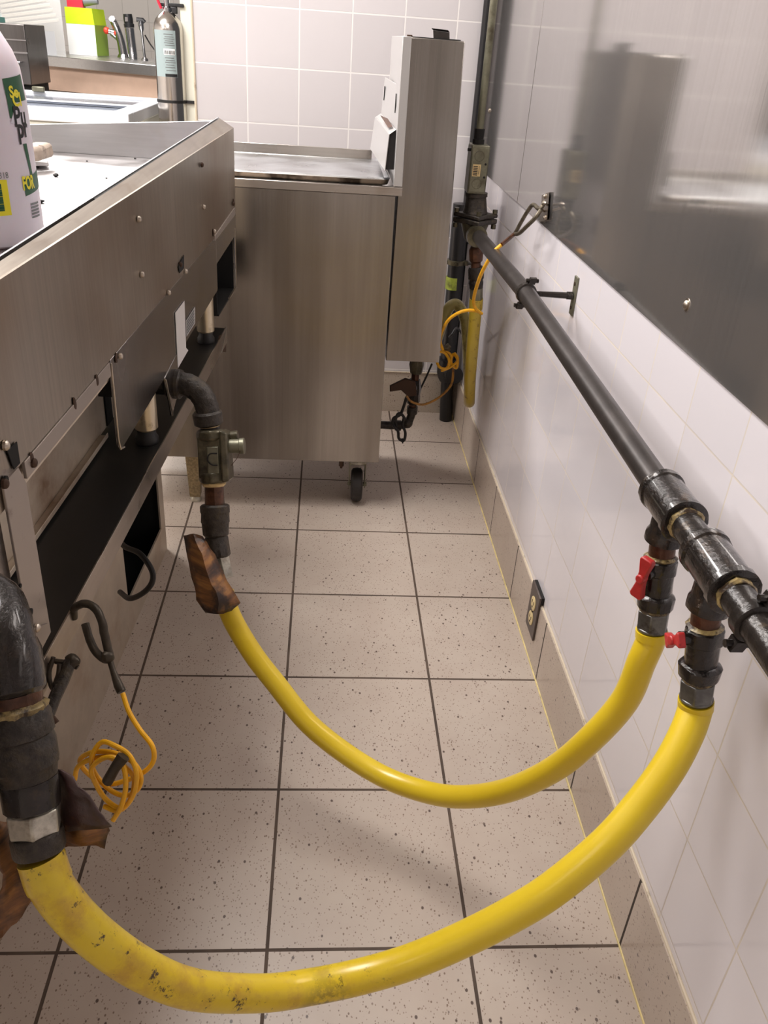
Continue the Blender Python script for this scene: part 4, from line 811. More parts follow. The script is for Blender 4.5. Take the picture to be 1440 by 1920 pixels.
sheet([chain([(345, 1004, 1.375), (362, 1000, 1.36), (381, 1004, 1.37)]),
       chain([(351, 1045, 1.37), (378, 1040, 1.35), (402, 1040, 1.375)]),
       chain([(360, 1085, 1.365), (392, 1082, 1.345), (425, 1090, 1.375)]),
       chain([(370, 1125, 1.36), (410, 1122, 1.345), (451, 1130, 1.37)]),
       chain([(386, 1150, 1.365), (410, 1152, 1.35), (434, 1146, 1.37)])], M['tag'], 'hose_tag', 'curled burnt brown tag wrapped at the left end of the farther yellow hose', 'tag', jit=0.0025, sub=2)

# ------------ front connection
FP = chain([(-40, 1010, .715), (-12, 1100, .69), (8, 1200, .672), (25, 1300, .67), (38, 1370, .672), (52, 1450, .678), (62, 1515, .682), (68, 1560, .684), (76, 1605, .685)])
t = fe = thing('pipe_elbow', 'thick wet black iron elbow at the left picture edge beside the corner post', 'pipe elbow', tuple(FP[2]))
En = catmull([G(-0.80, -0.02, 0.80), G(-0.808, 0.0, 0.80), FP[0], FP[1], FP[2], FP[3]], 7)
En = catmull([V((-0.30, -0.215, 0.775)), V((-0.25, -0.215, 0.778)), PD(-22, 1125, .69), FP[2], FP[3].lerp(FP[2], .1)], 7)
b = MB(); b.tube(En, 0.0235, seg=30, jit=0.08); d_ = (FP[3] - FP[2]).normalized(); b.lathe(FP[2] + d_ * 0.002, FP[3] + d_ * 0.002, [(0, 0.0245), (0.2, 0.0265), (0.9, 0.0262), (1, 0.022)], jit=0.06); b.build('elbow', M['iron_wet'], fe)
t = fc = thing('hose_coupler', 'large grimy coupler stack joining the near hose to the griddle, at the left edge', 'hose coupling', tuple(FP[5]))
b = MB(); b.tube([FP[3], FP[3].lerp(FP[4], .4)], 0.0215, seg=24, jit=0.1); plab(b.build('nipple', M['rustnip'], fc), 'rusty nipple')
b = MB(); d_ = (FP[3].lerp(FP[4], .4) - FP[3]).normalized(); c_ = FP[3].lerp(FP[4], .38); b.lathe(c_ - d_ * .003, c_ + d_ * .006, [(0, 0.0215), (0.4, 0.025), (1, 0.023)], jit=0.15); b.build('thread_sealant', M['sealant'], fc)
b = MB(); p0, p1 = FP[3].lerp(FP[4], .45), FP[5].lerp(FP[6], .1); b.lathe(p0, p1, [(0, 0.0235), (0.08, 0.0258), (0.35, 0.0262), (0.38, 0.0245), (0.5, 0.0265), (0.8, 0.0262), (0.84, 0.0245), (1, 0.023)], seg=28, jit=0.05); b.build('quick_coupler', M['iron_matte'], fc)
b = MB(); b.lathe(p1, FP[6], [(0, 0.023), (0.1, 0.0235), (0.9, 0.0225), (1, 0.020)], jit=0.05); b.build('lock_ring', M['iron'], fc)
b = MB(); b.cyl(FP[6], FP[7], 0.0225, 0.0215, seg=6, phase=0.3); plab(b.build('hex_nut', M['zinc_lt'], fc, bev=0.0018), 'pale zinc hexagon nut')
b = MB(); b.lathe(FP[7], FP[8].lerp(FP[7], .15), [(0, 0.0205), (0.15, 0.0215), (0.85, 0.0212), (1, 0.02)]); b.build('ferrule', M['iron_matte'], fc)
# burnt tags at front coupler
sheet([chain([(96, 1440, .70), (118, 1445, .69), (140, 1452, .69)]),
       chain([(100, 1480, .71), (135, 1480, .69), (165, 1500, .69)]),
       chain([(105, 1515, .71), (150, 1520, .695), (196, 1530, .70)]),
       chain([(108, 1550, .71), (160, 1553, .70), (208, 1552, .71)])], M['tag_dark'], 'plastic_tag', 'charred purple-brown plastic tag folded over the near hose nut', 'tag', jit=0.004, sub=2, thick=0.002)
sheet([chain([(98, 1525, .715), (150, 1530, .705), (200, 1538, .715)]),
       chain([(104, 1560, .72), (150, 1560, .705), (206, 1558, .715)]),
       chain([(112, 1592, .715), (155, 1580, .71), (196, 1590, .72)])], M['tag'], 'hose_tag', 'scorched brown tag sticking out right of the near hose nut', 'tag', jit=0.003, sub=2)
sheet([chain([(-30, 1538, .69), (0, 1536, .70), (36, 1540, .72)]),
       chain([(-20, 1590, .69), (10, 1598, .70), (44, 1585, .72)]),
       chain([(10, 1640, .70), (30, 1640, .71), (66, 1650, .72)]),
       chain([(-8, 1700, .70), (24, 1690, .71), (60, 1685, .72)]),
       chain([(-35, 1770, .70), (0, 1755, .71), (30, 1730, .72)])], M['tag'], 'hose_tag', 'long scorched tag hanging at the picture edge left of the near hose', 'tag', jit=0.004, sub=2)

# front restraint cable: snap hook over the stand lip + yellow cable coil
t = rc = thing('restraint_cable', 'coiled yellow restraint cable hanging from a grimy hook on the stand lip', 'cable', tuple(PD(215, 1470, .86)))
HK = chain([(138, 1158, .93), (140, 1140, .92), (158, 1132, .905), (178, 1140, .895), (190, 1162, .89), (196, 1190, .89), (202, 1215, .89), (205, 1232, .89), (196, 1236, .89), (180, 1222, .89), (168, 1198, .895), (160, 1170, .90)])
b = MB(); b.tube(catmull(HK, 6), 0.0045, seg=12, jit=0.1); plab(b.build('snap_hook', M['hook_dark'], rc), 'grimy snap hook')
b = MB(); b.tube(chain([(203, 1228, .89), (212, 1258, .885), (222, 1285, .88), (228, 1297, .878)]), lambda t: 0.0032 + 0.0018 * (t > .45), seg=12); b.ball(PD(202, 1232, .888), 0.007, jit=0.2); plab(b.build('ferrule', M['hook_dark'], rc), 'dark crimped sleeve')
coil = [(230, 1300, .877), (242, 1335, .87), (262, 1368, .865), (285, 1398, .86), (288, 1425, .86), (272, 1446, .862), (240, 1462, .87), (200, 1470, .885), (165, 1450, .89), (150, 1425, .885), (175, 1410, .87), (215, 1412, .86), (248, 1428, .855), (264, 1455, .855), (258, 1480, .86), (235, 1492, .87), (205, 1480, .878), (178, 1450, .87), (172, 1420, .86), (190, 1392, .86), (215, 1398, .852), (242, 1416, .85), (256, 1450, .848), (250, 1490, .852), (228, 1515, .86), (200, 1500, .87), (180, 1470, .868), (172, 1440, .862), (200, 1420, .85), (228, 1430, .845), (236, 1470, .845), (228, 1510, .85), (212, 1538, .855)]
b = MB(); b.tube(catmull(chain(coil), 8), 0.0027, seg=10); b.build('cable', M['cable'], rc)
coil2 = [(140, 1462, .885), (146, 1438, .88), (170, 1424, .872), (205, 1420, .862), (236, 1440, .855), (252, 1462, .855), (244, 1500, .858), (222, 1520, .862), (196, 1512, .87)]
b = MB(); b.tube(catmull(chain(coil2), 8), 0.0027, seg=10); b.build('cable', M['cable'], rc)
b = MB(); b.tube(chain([(202, 1464, .85), (216, 1440, .842), (232, 1418, .842)]), lambda t: 0.0062 + 0.001 * math.sin(9 * t), seg=12, jit=0.25); plab(b.build('cable_clamp', M['hook_dark'], rc), 'grey-green crust-covered clamp')
# greasy brackets beside front coupler
t = gb = thing('pipe_bracket', 'blackened bracket clipped to the stand lip left of the yellow coil', 'bracket', tuple(PD(110, 1280, .88)))
b = MB(); b.tube(chain([(133, 1240, .87), (118, 1275, .86), (102, 1310, .85), (88, 1345, .84), (78, 1372, .83)]), lambda t: 0.0068 - 0.001 * t, seg=12, jit=0.2); b.build('arm', M['iron_matte'], gb)
b = MB(); b.tube(catmull(chain([(100, 1232, .86), (92, 1262, .86), (98, 1290, .86), (108, 1270, .86), (112, 1245, .86)]), 6), 0.0025, seg=8, jit=0.2); b.tube(chain([(104, 1240, .87), (134, 1244, .87), (146, 1252, .87)]), 0.003, seg=8, jit=0.3); b.ball(PD(136, 1240, .87), 0.0075, jit=0.3); b.build('loop', M['hook_dark'], gb)
b = MB(); b.tube(chain([(86, 1345, .82), (100, 1348, .82), (106, 1356, .82)]), 0.003, seg=8, jit=0.3); b.tube(chain([(92, 1350, .80), (96, 1400, .78), (100, 1440, .76)]), 0.0022, seg=8, jit=0.3); b.build('wire', M['bolt_dark'], gb)

# ================================================================== WALL CLAMPS
def flatplate(c, h_, w_, th_, lab_obj, mat, tilt=0.0):
    b = MB(); y, z = c
    b.box((WX - th_, y - w_ / 2, z - h_ / 2), (WX, y + w_ / 2, z + h_ / 2)); return b.build('wall_plate', mat, lab_obj, bev=0.0012)
t = pc = thing('pipe_clamp', 'oily split-ring clamp holding the long black pipe off the tiles, on a standoff rod', 'pipe clamp', (WX, 0.834, 0.779), 'split-ring clamps on the gas pipe')
def clamp(par, c, plate_c, axis, rr_, mat):
    axis = V(axis).normalized(); b = MB()
    b.lathe(c - axis * 0.008, c + axis * 0.008, [(0, rr_), (0.1, rr_ + 0.0032), (0.9, rr_ + 0.0032), (1, rr_)], seg=28, jit=0.04)
    up = V((0, 0, 1)); out = V((0.35, 0, 1)).normalized()
    for s_ in (1, -1):
        e = c + out * s_ * (rr_ + 0.003); b.hull8([e + V((-0.006, -0.007, 0)), e + V((0.006, -0.007, 0)), e + V((0.006, 0.007, 0)), e + V((-0.006, 0.007, 0))], [e + out * s_ * 0.012 + V((-0.006, -0.006, 0)), e + out * s_ * 0.012 + V((0.006, -0.006, 0)), e + out * s_ * 0.012 + V((0.006, 0.006, 0)), e + out * s_ * 0.012 + V((-0.006, 0.006, 0))])
        b.cyl(e + out * s_ * 0.006 - V((0.012, 0, 0)), e + out * s_ * 0.006 + V((0.012, 0, 0)), 0.004, seg=8)
    b.build('split_ring', mat, par)
    b = MB(); pe = V((WX - 0.006, plate_c[0], plate_c[1])); st_ = c + V((rr_, 0, 0)); b.tube([st_, pe], lambda t: 0.0048 + 0.0015 * (t > .88), seg=14, jit=0.12); b.cyl(pe - V((0.010, 0, 0)), pe + V((0.0005, 0, 0)), 0.0085, seg=6); b.build('standoff_rod', mat, par)
clamp(pc, A1, (0.834, 0.779), (A0 - A1), PR, M['iron'])
b = MB(); b.hull8([(WX - .004, 0.824, 0.816), (WX - .004, 0.846, 0.816), (WX - .004, 0.844, 0.742), (WX - .004, 0.822, 0.742)], [(WX, 0.824, 0.816), (WX, 0.846, 0.816), (WX, 0.844, 0.742), (WX, 0.822, 0.742)]); b.build('wall_plate', M['galv'], pc, bev=0.001)
for z_ in (0.802, 0.756): b = MB(); b.cyl((WX - .0055, 0.834, z_), (WX - .0035, 0.834, z_), 0.0035, seg=10); b.build('screw', M['bolt_dark'], pc)
t = pc2 = thing('pipe_clamp', 'oily clamp on the gas pipe at the right picture edge, beyond both tees', 'pipe clamp', (WX, -0.19, 0.76), 'split-ring clamps on the gas pipe')
cc = A3.lerp(A4, 0.034); clamp(pc2, cc, (cc.y, cc.z), (A3 - A4), PR + 0.001, M['iron'])
flatplate((cc.y, cc.z), 0.074, 0.022, 0.004, pc2, M['galv'])

# ================================================================== MAIN GAS VALVE WITH SWITCH BOX
VX, VY = 0.4335, 1.43
t = gv = thing('main_gas_valve', 'cast iron main gas valve with bolted flanges under a grey actuator box, back corner', 'gas valve', (VX, VY, 0.76))
b = MB(); b.lathe((VX, VY, 0.752), (VX, VY, 0.80), [(0, 0.016), (0.2, 0.024), (0.6, 0.030), (1, 0.036)], seg=28, jit=0.05)
b.lathe((VX, VY + 0.02, 0.777), (VX, VY - 0.062, 0.777), [(0, 0.02), (0.7, 0.0215), (0.72, 0.0255), (1, 0.0255)], seg=28, jit=0.04); b.build('valve_casting', M['regul'], gv)
b = MB(); fl = [(VX + 0.058 * math.cos(a) * (1.0 if k % 2 == 0 else 0.62), VY + 0.058 * math.sin(a) * (1.0 if k % 2 == 0 else 0.62)) for k, a in enumerate([math.pi / 4 * i for i in range(8)])]
b.hull8([V((x, y, 0.799)) for x, y in fl], [V((x, y, 0.812)) for x, y in fl]); b.hull8([V((x, y, 0.8135)) for x, y in fl], [V((x, y, 0.824)) for x, y in fl]); b.build('bolted_flange', M['iron_matte'], gv, bev=0.003)
for k in range(4):
    a = math.pi / 2 * k; x, y = VX + 0.049 * math.cos(a), VY + 0.049 * math.sin(a); b = MB(); b.cyl((x, y, 0.787), (x, y, 0.7985), 0.0065, seg=6); b.cyl((x, y, 0.8245), (x, y, 0.834), 0.0065, seg=6); b.build('bolt', M['regul'], gv)
b = MB(); b.lathe((VX - .002, VY, 0.8245), (VX - .004, VY, 0.872), [(0, 0.032), (0.1, 0.030), (0.8, 0.025), (0.82, 0.028), (1, 0.028)], seg=28); b.build('bonnet', M['iron_matte'], gv)
bx0, bx1 = 0.403, 0.4465; b = MB(); b.box((bx0 - .002, VY - 0.03, 0.8725), (bx1, VY + 0.03, 0.984)); plab(b.build('actuator_box', M['galv'], gv, bev=0.004), 'greasy grey-green electrical box')
b = MB(); b.box((bx0 + .001, VY - 0.0325, 0.878), (bx1 - .003, VY - 0.0302, 0.979)); cov = b.build('box_cover', M['galv'], gv, bev=0.0008)
b = MB(); b.box((0.408, VY - 0.0335, 0.914), (0.4275, VY - 0.0327, 0.9415)); lab = plab(b.build('sticker', M['tape'], cov), 'yellowed barcode sticker')
for k in range(6): b = MB(); b.box((0.4095, VY - 0.0339, 0.9165 + k * 0.0038), (0.4205, VY - 0.0336, 0.9185 + k * 0.0038)); b.build('bar', M['ink'], cov)
b = MB(); b.box((0.4232, VY - 0.0339, 0.919), (0.4242, VY - 0.0336, 0.938)); b.build('bar', M['ink'], cov)
for z_ in (0.9425, 0.9125): b = MB(); b.cyl((0.4385, VY - 0.034, z_), (0.4385, VY - 0.0326, z_), 0.0026, seg=12); b.build('screw', M['char'], cov)
for z_ in (0.897, 0.960):
    b = MB(); b.tube([(0.4215 + 0.0115 * math.cos(a), VY - 0.0326, z_ + 0.0115 * math.sin(a)) for a in [2 * math.pi * k / 24 for k in range(24)]], 0.0005, seg=5, closed=True); b.build('knockout_ring', M['regul'], cov)
b = MB(); b.cyl((bx0 - .010, VY - .02, 0.972), (bx0 - .002, VY - .02, 0.972), 0.0035, seg=8); b.build('side_screw', M['char'], gv)
t = cdu = thing('electrical_conduit', 'thin galvanised conduit rising from the grey actuator box', 'conduit', (0.4225, VY, 0.985))
b = MB(); b.cyl((0.4205, VY, 1.0), (0.4215, VY, CEIL), 0.0088, seg=20); b.build('tube', M['galv'], cdu)
b = MB(); b.lathe((0.4205, VY, 0.9843), (0.4205, VY, 1.018), [(0, 0.014), (0.3, 0.014), (0.32, 0.0115), (1, 0.0125)], seg=12); b.build('connector', M['char'], cdu)

# vertical black pipes in the corner
t = vp = thing('black_riser_pipe', 'thick black vertical pipe with a lime tape band and capped tee, back corner', 'pipe', (0.505, 2.02, 0))
b = MB(); q0 = V((0.509, 2.03, 0.0)); q1 = V((0.4915, 2.03, 0.235)); b.cyl(q0, V((0.4975, 2.03, 0.2)), 0.0225, seg=24); b.cyl(V((0.495, 2.03, 0.2)), V((0.486, 2.03, 0.75)), 0.0265, seg=28); b.build('pipe', M['blackpipe'], vp)
b = MB(); b.lathe((0.497, 2.03, 0.15), (0.4935, 2.03, 0.235), [(0, 0.024), (0.15, 0.031), (0.4, 0.036), (0.98, 0.036), (1, 0.03)], seg=28); b.cyl((0.497, 2.04, 0.195), (0.513, 1.975, 0.193), 0.029, seg=24); b.cyl((0.513, 1.976, 0.193), (0.5135, 1.968, 0.193), 0.031, seg=24); b.build('tee', M['blackpipe'], vp)
b = MB(); b.lathe((0.4875, 2.03, 0.478), (0.4865, 2.03, 0.518), [(0, 0.0272), (1, 0.0272)], seg=28); plab(b.build('tape_band', M['band'], vp), 'lime-yellow tape band')
t = vp2 = thing('black_riser_pipe', 'slim black pipe rising past the conduit beside the thicker banded one', 'pipe', (0.519, 2.06, 0))
b = MB(); b.cyl((0.521, 2.075, 0.0), (0.515, 2.075, 0.62), 0.013, seg=20); b.cyl((0.515, 2.075, 0.62), (0.511, 2.07, CEIL), 0.0165, seg=20); b.build('pipe', M['blackpipe'], vp2)
t = pc3 = thing('pipe_clamp', 'rusty clamp gripping the thick black vertical pipe in the corner', 'pipe clamp', (WX, 2.03, 0.60), None)
b = MB(); c = V((0.4865, 2.03, 0.566)); b.lathe(c - V((0, 0, .008)), c + V((0, 0, .008)), [(0, 0.0275), (0.1, 0.032), (0.9, 0.032), (1, 0.0275)], seg=24, jit=0.06)
b.box(c + V((-0.048, -0.008, -0.006)), c + V((-0.028, 0.006, 0.007))); b.box(c + V((0.028, -0.02, -0.006)), c + V((0.04, 0.0, 0.007))); b.cyl(c + V((0, -0.034, 0)), c + V((-0.004, -0.046, 0)), 0.006, seg=6); b.build('split_ring', M['regul'], pc3)
b = MB(); b.tube([c + V((0.03, -0.012, 0)), V((WX, 2.0, 0.57))], 0.0042, seg=10); b.build('standoff_rod', M['iron_matte'], pc3)
# drop under the valve with old hose loop
t = dp = thing('pipe_drop', 'greasy dark iron drop below the main valve leading to the old hose', 'pipe fitting', (0.459, 1.40, 0.6))
D0 = V((0.452, 1.405, 0.752)); D1 = V((0.456, 1.405, 0.640))
b = MB(); b.lathe(PY(893, 462, 1.40), PY(892, 505, 1.40), [(0, 0.015), (0.15, 0.019), (0.6, 0.0175), (0.7, 0.0125), (1, 0.013)], seg=18, jit=0.12); b.build('nipple', M['rustnip'], dp)
b = MB(); b.lathe(PY(892, 500, 1.40), PY(893, 540, 1.40), [(0, 0.0175), (0.15, 0.021), (0.55, 0.0205), (0.6, 0.017), (0.75, 0.0195), (1, 0.0175)], seg=16, jit=0.1); b.build('shutoff_body', M['iron'], dp); b = MB(); b.ball(PY(893, 438, 1.41), 0.02, jit=0.1); b.build('tee_boss', M['iron'], dp)
b = MB(); b.lathe(PY(893, 538, 1.40), PY(893, 563, 1.40), [(0, 0.0165), (0.1, 0.0172), (0.95, 0.0168), (1, 0.0155)], seg=6); plab(b.build('hex_nut', M['galv'], dp), 'grey-brown hexagon nut')
t = oh = thing('old_gas_hose', 'old grimy yellow hose hanging in a U against the back corner', 'hose', (0.46, 1.45, 0.23))
ohp = [PY(893, 560, 1.40), PY(890, 600, 1.41), PY(885, 660, 1.43), PY(881, 715, 1.47), PY(880, 748, 1.51), PY(880, 752, 1.56), PY(880, 725, 1.61), PY(878, 680, 1.64), PY(876, 640, 1.66), PY(872, 600, 1.68), PY(858, 572, 1.70), PY(842, 577, 1.70), PY(828, 610, 1.69), PY(815, 650, 1.68)]
cc_ = catmull(ohp, 8)
b = MB(); b.tube(cc_[:44], 0.0165, seg=22); plab(b.build('hose_tube', M['hose_old'], oh), 'yellow front length with dark spots')
b = MB(); b.tube(cc_[43:], 0.0165, seg=22); plab(b.build('hose_tube', M['hose_tan'], oh), 'dull tan loop behind the yellow length')
b = MB(); b.tube(cc_[:5], 0.0182, seg=22); b.build('collar', M['hose_old'], oh)
# rear restraint cable
t = rc2 = thing('restraint_cable', 'thin yellow restraint cable clipped to the steel panel edge and looping to the fryer', 'cable', (0.45, 1.2, 0.5))
hk = [PX(1022, 378, 0.525), PX(1012, 392, 0.515), PX(1000, 384, 0.51), PX(990, 395, 0.505), PX(978, 415, 0.50), PX(970, 430, 0.495), PX(966, 438, 0.493), PX(974, 437, 0.49), PX(988, 424, 0.49), PX(1004, 408, 0.50), PX(1014, 394, 0.51)]
b = MB(); b.tube(catmull(hk, 6), 0.0046, seg=10); plab(b.build('snap_hook', M['hook'], rc2), 'worn grey snap hook')
b = MB(); b.hull8([PX(1016, 366, 0.5405), PX(1030, 360, 0.5405), PX(1026, 412, 0.5405), PX(1012, 416, 0.5405)], [PX(1016, 366, 0.5365), PX(1030, 360, 0.5365), PX(1026, 412, 0.5365), PX(1012, 416, 0.5365)]); b.tube(catmull([PX(1026, 384, 0.537), PX(1022, 380, 0.522), PX(1014, 388, 0.52), PX(1020, 396, 0.536)], 5), 0.0026, seg=8)
for yy in (368, 408): p = PX(1023, yy, 0.5365); b.lathe(p, p - V((0.005, 0, 0)), [(0, 0.005), (0.5, 0.005), (1, 0.002)], seg=12)
plab(b.build('eye_plate', M['bolt'], rc2), 'shiny eye plate screwed to the panel')
FE = PD(940, 459, 1.88)
b = MB(); b.tube([hk[6], hk[6].lerp(FE, .35), hk[6].lerp(FE, .7), FE], 0.0048, seg=10, jit=0.2); plab(b.build('ferrule', M['rustnip'], rc2), 'rusty crimped sleeve')
cb = [FE, PD(925, 474, 1.89), PD(905, 508, 1.95), PD(893, 540, 2.04), PD(888, 565, 2.10), PY(893, 580, 1.33), PY(903, 588, 1.34), PY(893, 583, 1.335), PY(870, 583, 1.33), PY(845, 596, 1.34), PY(830, 618, 1.37), PY(825, 638, 1.42), PY(830, 656, 1.46)]
b = MB(); b.tube(catmull(cb, 8), 0.0043, seg=10); b.build('cable', M['cable'], rc2)
kn = [(832, 655), (846, 668), (838, 690), (824, 688), (818, 672), (822, 660), (834, 662), (842, 676), (838, 690), (828, 695), (845, 688), (858, 676), (850, 664), (846, 680), (856, 690), (858, 672), (852, 662)]
b = MB(); b.tube(catmull([PY(x, y, 1.50 - 0.004 * (i % 4)) for i, (x, y) in enumerate(kn)], 7), 0.0040, seg=8); plab(b.build('knot', M['cable'], rc2), 'tangled yellow knot')
b = MB(); b.tube(catmull([PY(x, y, 1.52) for x, y in ((850, 690), (848, 715), (840, 730), (822, 746), (800, 757), (785, 758), (770, 752), (762, 742))], 7), 0.0036, seg=8); plab(b.build('cable_tail', M['cable_b'], rc2), 'browned tail of the cable')
b = MB(); b.ball(PY(838, 652, 1.5), 0.011, jit=0.4, sc=(1, .8, 1)); plab(b.build('cable_clamp', M['hook'], rc2), 'small grimy clamp above the knot')
# black twisted tie hanging at the fryer inlet
t = None
b = MB(); b.tube(catmull([PY(x, y, 1.56) for x, y in ((762, 745), (757, 762), (750, 778), (738, 784), (737, 796), (746, 808), (748, 822), (757, 826), (760, 812), (755, 796), (757, 782), (748, 775), (742, 786), (744, 800))], 7), 0.0045, seg=8); b.tube([PY(754, 822, 1.56), PY(755, 831, 1.56)], 0.0025, seg=8)
tag(b.build('black_cable_tie', M['rubber']), 'black cord knotted round the elbow under the fryer', 'cord')
b = MB(); b.tube([PY(810, 682, 1.63), PY(800, 705, 1.63), PY(789, 728, 1.63)], 0.0030, seg=8); tag(b.build('thin_black_rod', M['rubber']), 'thin black slanting rod right of the fryer gas drop', 'rod')
b = MB(); b.tube(catmull([PY(842, 632, 1.75), PY(848, 626, 1.74), (0.47, 1.76, 0.425), PY(866, 626, 1.78), PY(872, 640, 1.8)], 6), 0.0035, seg=8); tag(b.build('black_hose_tie', M['rubber']), 'black tie between the corner pipes and the old yellow hose', 'cable tie')

# outlet on the baseboard
t = ot = thing('power_outlet', 'brown duplex power outlet let into the tile baseboard', 'outlet', (0.5385, 0.705, 0.06))
b = MB(); yc = 0.705; b.box((0.5335, yc - 0.036, 0.060), (0.5385, yc + 0.036, 0.1745)); b.build('cover_plate', M['plate_brown'], ot, bev=0.0015)
for zc in (0.097, 0.136):
    b = MB(); b.lathe((0.5336, yc, zc), (0.5316, yc, zc), [(0, 0.0165), (0.8, 0.0165), (1, 0.0155)], seg=24); rc_ = b.build('receptacle', M['ivory'], ot)
    b = MB()
    for dy in (-0.006, 0.006): b.box((0.5310, yc + dy - 0.001, zc - 0.001), (0.5316, yc + dy + 0.001, zc + 0.007))
    b.cyl((0.5310, yc, zc - 0.008), (0.5316, yc, zc - 0.008), 0.0025, seg=10); b.build('slots', M['char'], rc_)
b = MB(); b.cyl((0.5336, yc, 0.1165), (0.532, yc, 0.1165), 0.003, seg=12); b.build('screw', M['bolt_dark'], ot)
b = MB(); b.box((0.5385, yc - 0.036, 0.157), (WX, yc + 0.036, 0.1745)); b.build('back_box', M['char'], ot)

# ================================================================== BACKGROUND BEYOND THE WING WALL
TX, TY = -0.681, 3.62; TR = 0.0665
t = ex = thing('fire_extinguisher', 'stainless steel fire extinguisher with grey label and black strap, beside the tiled wall', 'fire extinguisher', (TX, TY, 0.70))
b = MB(); b.lathe((TX, TY, 0.70), (TX, TY, 1.243), [(0, TR - .006), (0.01, TR), (0.865, TR), (0.885, TR - .001), (0.915, TR - .005), (0.945, TR - .013), (0.97, TR - .024), (0.99, TR - .038), (1, 0.022)], seg=48); b.build('cylinder', M['ext'], ex)
b = MB(); b.lathe((TX, TY, 1.24), (TX, TY, 1.30), [(0, 0.022), (0.3, 0.022), (0.35, 0.015), (1, 0.015)], seg=20); b.build('valve_neck', M['blender_c'], ex)
b = MB(); b.box((TX - 0.03, TY - 0.012, 1.262), (TX + 0.075, TY + 0.012, 1.276)); b.box((TX + 0.02, TY - 0.014, 1.236), (TX + 0.045, TY + 0.014, 1.262)); b.build('lever', M['blackpl'], ex, bev=0.003)
b = MB(); b.cyl((TX - 0.022, TY - 0.02, 1.252), (TX - 0.036, TY - 0.02, 1.285), 0.006, seg=10); plab(b.build('pin_tag', M['pinkred'], ex), 'red pin tag')
ea = math.atan2(CAM.y - TY, CAM.x - TX)
def EX(u, z, off=0.0006): a = ea + u / TR; r = TR + off; return V((TX + r * math.cos(a), TY + r * math.sin(a), z))
def epatch(nm, u0, u1, z0, z1, mat, par, off=0.0006, nu=10, lab=None):
    bm_ = MB(); g = [[bm_.bm.verts.new(EX(u0 + (u1 - u0) * i / nu, z, off)) for i in range(nu + 1)] for z in (z0, z1)]
    for i in range(nu): bm_.bm.faces.new((g[0][i], g[0][i + 1], g[1][i + 1], g[1][i]))
    o_ = bm_.build(nm, mat, par)
    if lab: plab(o_, lab)
    return o_
el_ = epatch('label', -0.075, 0.030, 0.985, 1.170, M['extlabel'], ex, lab='blue-grey instruction label')
epatch('label_footer', -0.024, 0.029, 0.986, 0.998, M['ink'], el_, 0.001); epatch('label_barcode', -0.026, 0.024, 1.074, 1.098, M['cardw'], el_, 0.001)
for k in range(9): epatch('bar', -0.023 + k * 0.0052, -0.0208 + k * 0.0052 + 0.0006 * (k % 3), 1.076, 1.091, M['ink'], el_, 0.0014, nu=1)
for k, z_ in enumerate((1.155, 1.145, 1.137, 1.129, 1.121, 1.112, 1.062, 1.052, 1.044, 1.034, 1.024, 1.012)): epatch('print_line', -0.022 + 0.004 * (k % 2), 0.018 + 0.003 * (k % 3), z_ - 0.0015, z_ + 0.0012, M['inkgrey'], el_, 0.001)
b = MB(); b.lathe((TX, TY, 0.877), (TX, TY, 0.890), [(0, TR + .0005), (0.05, TR + .003), (0.95, TR + .003), (1, TR + .0005)], seg=40); b.box((TX + TR - 0.02, TY - 0.012, 0.877), (TX + TR + 0.045, TY - 0.008, 0.890)); plab(b.build('strap', M['rubber'], ex), 'black strap')
b = MB(); b.box((-0.624, TY + 0.0, 0.0), (-0.52, TY + 0.05, 1.32)); tag(b.build('partition_post', M['freezer']), 'cream post right behind the steel extinguisher', 'post')
b = MB(); b.box((TX - 0.02, TY + TR - 0.004, 0.68), (-0.62, TY + TR + 0.004, 0.70)); b.box((TX - 0.04, TY - 0.05, 0.690), (-0.624, TY + 0.05, 0.6995)); b.build('bracket_shelf', M['darksteel'], ex)

# freezer
t = fz = thing('chest_freezer', 'cream chest freezer with a white-framed glass top in the area behind the griddle', 'freezer', (-1.3, 3.7, 0))
fx0, fx1, fy0, fy1, fz1 = -2.1, -0.80, 3.215, 4.22, 0.85
b = MB(); b.hull8([(fx0, fy0 + .01, 0.03), (fx1 - .01, fy0 + .01, 0.03), (fx1 - .01, fy1, 0.03), (fx0, fy1, 0.03)], [(fx0, fy0 + .01, 0.80), (fx1 - .01, fy0 + .01, 0.80), (fx1 - .01, fy1, 0.80), (fx0, fy1, 0.80)]); b.box((fx0 + .05, fy0 + .05, 0), (fx1 - .05, fy1 - .05, 0.03)); b.build('cabinet', M['freezer'], fz, bev=0.01)
b = MB()
for lo, hi in (((fx0, fy0, 0.801), (fx1, fy0 + .10, fz1)), ((fx0, fy1 - .08, 0.801), (fx1, fy1, fz1)), ((fx1 - .085, fy0 + .1005, 0.801), (fx1, fy1 - .0805, fz1)), ((fx0, fy0 + .1005, 0.801), (fx0 + .08, fy1 - .0805, fz1))): b.box(lo, hi)
plab(b.build('top_frame', M['freezer_w'], fz, bev=0.004), 'white frame round the glass')
b = MB(); b.box((fx0 + .081, fy0 + .101, 0.822), (fx1 - .086, fy0 + .52, 0.830)); b.build('glass_lid', M['freezer_glass'], fz)
b = MB(); b.box((fx0 + .081, fy0 + .50, 0.832), (fx1 - .086, fy1 - .081, 0.840)); b.build('glass_lid', M['freezer_glass'], fz)
b = MB(); b.box((fx0 + .081, fy0 + .495, 0.8405), (fx1 - .086, fy0 + .52, 0.846)); b.build('lid_handle', M['freezer_w'], fz)
p = PZ(72, 168, 0.86); b = MB(); b.box(p - V((0.03, .012, .01)), p + V((0.03, .012, .014))); b.build('latch', M['galv'], fz, bev=0.004)

